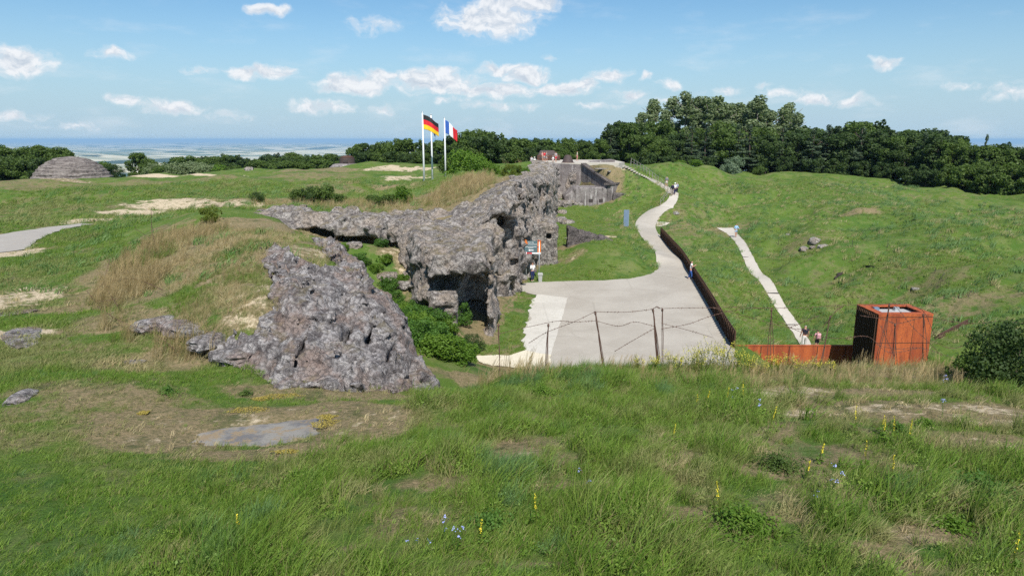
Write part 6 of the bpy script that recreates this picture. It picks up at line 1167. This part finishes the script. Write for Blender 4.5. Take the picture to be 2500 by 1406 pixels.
q2 = q + np.array([.72, -.5, 0]); person((q2[0], q2[1], zc + .0), R(180), 'shorter person with pink backpack beside the man in black', (.68, .36, .40), (.02, .02, .025), (.6, .5, .45), 'dark', 1.55, .12, (.2, .2), (.3, .3), shorts=True, sleeves='short', sx=1.05); backpack((q2[0], q2[1], zc), R(180), 'pink backpack worn by the shorter person on the narrow path', (.72, .38, .42), .95, .2, 1.22)
for i, (px, py, l, t, b_, hr, hat) in enumerate([(1641,478,'walker in dark blue on the left of the path group',(.03,.03,.06),(.3,.25,.22),'dark',None),(1652,474,'walker in grey shirt on the right of the path group',(.3,.32,.42),(.02,.02,.04),'grey',None),(1647,476,'walker in white cap between the path group pair',(.75,.75,.75),(.03,.03,.08),'grey',(.8,.8,.8))]):
    q = on(px, py); person(q, R(180 + 8 * i), l, t, b_, (.1, .1, .1), hr, 1.72, .14, (.15, .15), (.4, .4), hat=hat, group='walkers on the upper path')
q = on(1641, 478); backpack(q, R(180), 'dark blue backpack on the left walker of the path group', (.02, .02, .06), 1.0)
q = on(1627, 458); person(q, R(170), 'walker in grey with pale shorts climbing the steps above the group', (.2, .2, .22), (.6, .55, .5), (.5, .5, .5), 'brown', 1.74, .14, (.15, .15), (.4, .4), shorts=True)
TP = [(1298,394,116,'person in white trousers at the left end of the terrace visitors',(.6,.6,.62),(.7,.62,.66),'dark',False,None,30),(1305,392,118,'tall person in white with hands at waist on the fort top',(.82,.82,.82),(.7,.7,.7),'fair',False,(.8,.8,.75),-20),
      (1324,395,118,'person in pink shirt beside the red shirted visitor',(.65,.35,.33),(.5,.35,.3),'fair',True,None,60),(1329,394,119,'visitor in red t-shirt and grey shorts before the gun turret',(.62,.02,.04),(.3,.3,.33),'dark',True,None,180),(1334,396,117,'visitor in grey with pale legs next to the red shirt',(.3,.32,.34),(.4,.4,.42),'fair',True,None,100),
      (1357,399,116,'visitor in checked grey shirt and red shorts before the turret',(.4,.36,.38),(.62,.02,.06),'fair',True,None,10),(1409,392,122,'visitor in pale green top and pink shorts alone on the terrace',(.5,.55,.48),(.55,.18,.2),'brown',True,None,-90)]
for (px, py, y, l, t, b_, hr, sh_, hat, rz) in TP:
    q = aty(px, py, y); z = TZ + .12 if q[0] > 5 and y > 113 else gz(q[0], q[1]); person((q[0], y, z), R(rz), l, t, b_, (.5, .45, .4), hr, 1.74, .12, (.2, .2), (1.0, .5), shorts=sh_, sleeves='short', hat=hat)
q = aty(1350, 402, 115.4); person((q[0], 115.4, TZ + .12), R(0), 'small child in white with white hat on the terrace', (.8, .78, .78), (.75, .7, .7), (.6, .6, .6), 'fair', 1.0, .08, (.2, .2), (.4, .4), shorts=True, hat=(.8, .8, .8), sx=1.15)

# ------------------------------------------------------------------ flowers and leafy plants in the foreground
def spike(loc, h, label, lean=0.0):
    e = empty('flower_spike', loc, random.uniform(0, 6.28), label, 'flower', 'yellow flower spikes'); top = Vector((lean * h, 0, h)); MB().tube([(0, 0, -.03), tuple(top * .5 + Vector((-.02, 0, 0))), tuple(top)], [.006, .005, .003], 5).build('stem', M['leaf_yellow'], e)
    rnd = np.random.default_rng(int(h * 1e4)); n = 60; t = rnd.uniform(.5, 1, n); P = np.array([(top * float(a))[:] for a in t]) + rnd.normal(0, .007, (n, 3)) * (1.6 - t)[:, None]; V, Q = leaves(P, rnd.normal(0, 1, (n, 3)), .015, rnd); mesh_np('blossom', V, Q, M['petal_y'], e, False)
    n = 30; t = rnd.uniform(.02, .4, n); P = np.array([(top * float(a))[:] for a in t]) + rnd.normal(0, .05, (n, 3)) * np.array([1, 1, .3]); V, Q = leaves(P, np.tile([0, 0, 1.], (n, 1)), .07, rnd, aspect=.5); mesh_np('leaf', V, Q, M['leaf_bright'], e, False); return e
SPK = [(1815,1000,.5,'tallest, upright left of the worn soil patch'),(1700,1000,.3,'small, among dense grass below the crest'),(1722,995,.34,'slim, second from the left below the crest'),(1772,990,.32,'pale, between slim spikes below the crest'),(1878,1060,.42,'curved, over the dark clump'),(1640,1085,.3,'low, at the left of the bank middle'),(1755,1270,.42,'large, rising from the bright leafy clump'),(1310,1290,.36,'leaning, in the lush grass at lower centre'),(2085,1060,.45,'tall and bent, right of the worn soil'),(2155,1085,.38,'in the group of thin spikes right of centre'),(2180,1085,.4,'in the middle of the right-hand group'),(2215,1095,.4,'bending right above the fern'),(2110,1150,.38,'slender, below the right-hand group'),(2000,1130,.3,'low, right of the bright fern clump'),(2175,1180,.34,'bright, alone in green leaves'),(2470,1400,.38,'at the lower right corner of the slope'),(580,1310,.26,'small, in the grass at lower left'),(1170,1330,.28,'at the bottom edge left of centre'),(1970,1170,.24,'short, beside bare earth'),(2150,1060,.3,'faint, furthest in the right group')]
for i, (px, py, h, s) in enumerate(SPK): q = on(px, py, 4.5); spike(q, h * 1.25, 'yellow flower spike, %s' % s, random.uniform(-.15, .3))
def blue(px, py, label):
    q = on(px, py, 4.5); e = empty('blue_flower', q, random.uniform(0, 6), label, 'flower', 'blue wild flowers'); rnd = np.random.default_rng(px); 
    for k in range(3):
        x, y, h = rnd.normal(0, .06), rnd.normal(0, .06), rnd.uniform(.25, .45); MB().tube([(0, 0, 0), (x * .6, y * .6, h * .6), (x, y, h)], .003, 4).build('stem', M['leaf_ivy'], e); P = np.array([[x, y, h]]) + rnd.normal(0, .014, (10, 3)); V, Q = leaves(P, np.tile([0, -.5, 1.], (10, 1)), .018, rnd); mesh_np('blossom', V, Q, M['petal_b'], e, False)
for px, py, s in [(1425,1215,'in deep green grass right of centre'),(1085,1340,'near the bottom edge beside bare earth'),(1025,1375,'at the very bottom left of centre'),(2020,1210,'over the bare earth in the right slope'),(2000,1250,'just below the bare earth on the right'),(1785,1000,'left of the tallest yellow spike'),(1850,1030,'right of the tallest yellow spike'),(2300,1020,'on dry ground under the dark bush'),(2305,955,'below the steel box corner'),(1110,1360,'low by the reddish earth')]: blue(px, py, 'pale blue wild flower, %s' % s)
def leafy(px, py, r, h, m, label, ls=.05, n=900, cat='plant'):
    q = on(px, py, 4.5); rnd = np.random.default_rng(px + py); a = rnd.random(n) * 6.283; rr = np.minimum(np.abs(rnd.normal(0, .62, n)), 1.7) * r * (1 + .35 * vn(np.cos(a) * 1.7 + px, np.sin(a) * 1.7, s=4)); P = np.stack([rr * np.cos(a), rr * np.sin(a), h * np.maximum(.12, 1 - .55 * (rr / r) ** 1.3) * (.2 + .8 * rnd.random(n) ** 1.3)], 1); P[:, 2] *= 1 + .6 * vn(P[:, 0] * 9, P[:, 1] * 9, s=3); V, Q = leaves(P, np.tile([0, -.15, .8], (n, 1)), ls, rnd, aspect=.6)
    o = mesh_np('leafy_plant', V, Q, M[m], None, False); o.location = q; return tag(o, label, cat, 'leafy plants on the bank')
LF = [(1820,1290,.42,.22,'leaf_bright','large bright fern-like clump low on the right bank',1800),(1325,965,.35,.25,'leaf_bright','light green leafy clump in the grass below the crest',900),(1110,1130,.32,.2,'leaf_bright','round nettle-like clump left of the bank centre',900),(950,1115,.2,.16,'leaf_ivy','small leafy clump near the worn slab edge',400),(860,1115,.25,.14,'leaf_bright','light leafy clump at the right of the slab',500),(1900,1145,.4,.2,'leaf_dec','dark leafy clump in the middle of the right bank',1200),(2190,1060,.2,.25,'leaf_ivy','upright dark leafy clump by the right spikes',500),(2260,1040,.2,.16,'leaf_bright','small round clump on the dry right slope',500),(1690,1000,.35,.2,'leaf_dec','dull green clump beneath the slim spikes',800),(2150,1210,.25,.2,'leaf_bright','light clump with a yellow spike on the right bank',700),(1960,930,.3,.25,'leaf_bright','leafy clump on the crest below the orange wall',700),(2330,1290,.3,.12,'leaf_bright','flat bright clump near the lower right',700),(1200,1290,.3,.2,'leaf_ivy','dark grassy clump at lower centre',700),(1530,1080,.5,.2,'leaf_dec','broad dull clump in lush grass right of centre',1400),(2400,1210,.55,.25,'leaf_ivy','wide dark herb patch at the right edge',2000),(600,965,.2,.16,'leaf_dec','dark weed tuft before the rock mound',400),(410,960,.25,.2,'leaf_ivy','dark weed clump left of the slab',500)]
for px, py, r, h, m_, l, n in LF: leafy(px, py, r, h, m_, l, .042, int(n * 1.3))
# yellow moss cushions on the slab, yellow-flowering weeds on the crest
for i, (px, py, rx, ry) in enumerate([(610,1003,.5,.14),(690,968,.45,.1),(640,975,.25,.08),(795,1035,.28,.14),(350,1010,.12,.07),(700,1105,.25,.05),(800,1020,.2,.08)]):
    q = on(px, py); n = 900; rnd = np.random.default_rng(900 + i); a = rnd.random(n) * 6.283; rr = np.sqrt(rnd.random(n)) * (1 + .35 * vn(np.cos(a) * 2 + i, np.sin(a) * 2, s=7)); P = np.stack([rx * rr * np.cos(a), ry * 1.6 * rr * np.sin(a), .015 + .025 * rnd.random(n)], 1); V, Q = leaves(P, np.tile([0, 0, 1.], (n, 1)), .022, rnd); o = mesh_np('moss_cushion', V, Q, M['moss'], None, False); o.location = q; tag(o, 'yellow moss cushion on the worn slab, %s' % ['left of the middle', 'largest at the far rim', 'thin one at the far rim', 'round one at the right end', 'tiny one at the left rim', 'strip along the near rim', 'small one above the right end'][i], 'moss', 'moss cushions round the slab')
def yweed(px, py, y, h, i):
    x = (px - 1250) / F * (y * .977 + 1.2); q = np.array([x, y, gz(x, y)]); e = empty('flowering_weed', q, random.uniform(0, 6), 'yellow flowering weed on the crest, %s from the left' % ordn(i), 'weed', 'yellow flowering weeds on the crest'); rnd = np.random.default_rng(i); mb = MB(); tips = []
    for k in range(12): a = rnd.random() * 6.28; l = h * rnd.uniform(.2, .5); z = h * rnd.uniform(.6, 1.1); t = (l * math.cos(a), l * math.sin(a), z); mb.tube([(0, 0, 0), (t[0] * .4, t[1] * .4, z * .6), t], .003, 4); tips.append(t)
    mb.build('stem', M['leaf_yellow'], e); T_ = np.array(tips); n = 220; P = T_[rnd.integers(0, 12, n)] * rnd.uniform(.75, 1.0, (n, 1)) + rnd.normal(0, .03, (n, 3)); V, Q = leaves(P, rnd.normal(0, 1, (n, 3)), .022, rnd); mesh_np('blossom', V, Q, M['petal_yg'], e, False)
    n = 160; P = T_[rnd.integers(0, 12, n)] * rnd.uniform(.15, .85, (n, 1)) + rnd.normal(0, .03, (n, 3)); V, Q = leaves(P, rnd.normal(0, 1, (n, 3)), .04, rnd, aspect=.5); mesh_np('leaf', V, Q, M['leaf_yellow'], e, False)
rw = random.Random(3); ws = [(1640,18.2,.5),(1655,17.6,.45),(1685,18.0,.6),(1700,17.4,.7),(1712,18.2,.8),(1728,17.8,.85),(1742,18.3,.9),(1755,17.6,.8),(1770,18.2,.85),(1785,17.8,.7),(1800,18.1,.65),(1820,17.6,.6),(1840,18.0,.55),(1858,17.4,.5),(1880,17.9,.5),(1905,17.6,.45),(1930,17.9,.5),(1960,17.5,.4),(1995,17.8,.4),(2030,17.6,.35),(1560,17.9,.4),(1600,17.8,.4)]
for i, (px, y, h) in enumerate(sorted(ws)): yweed(px, 0, y, h, i)
# ------------------------------------------------------------------ air
hz = MB().box((0, 0, 0), (2, 2, 1)).build('haze', bpy.data.materials.new('haze')); hz.scale = (100000, 100000, 420); hz.location = (0, 0, 42 - 210); tag(hz, kind='stuff', label='thin blue summer haze over the wide plain')
hm = hz.data.materials[0]; hm.use_nodes = True; t = NT(hm.node_tree); t.n.clear(); pv = t.add('ShaderNodeVolumePrincipled', {'Color': (.46, .73, 1.0, 1), 'Density': 5.5e-5, 'Anisotropy': 0.0}); t.l.new(pv.outputs[0], t.add('ShaderNodeOutputMaterial').inputs['Volume']); hm.cycles.homogeneous_volume = True
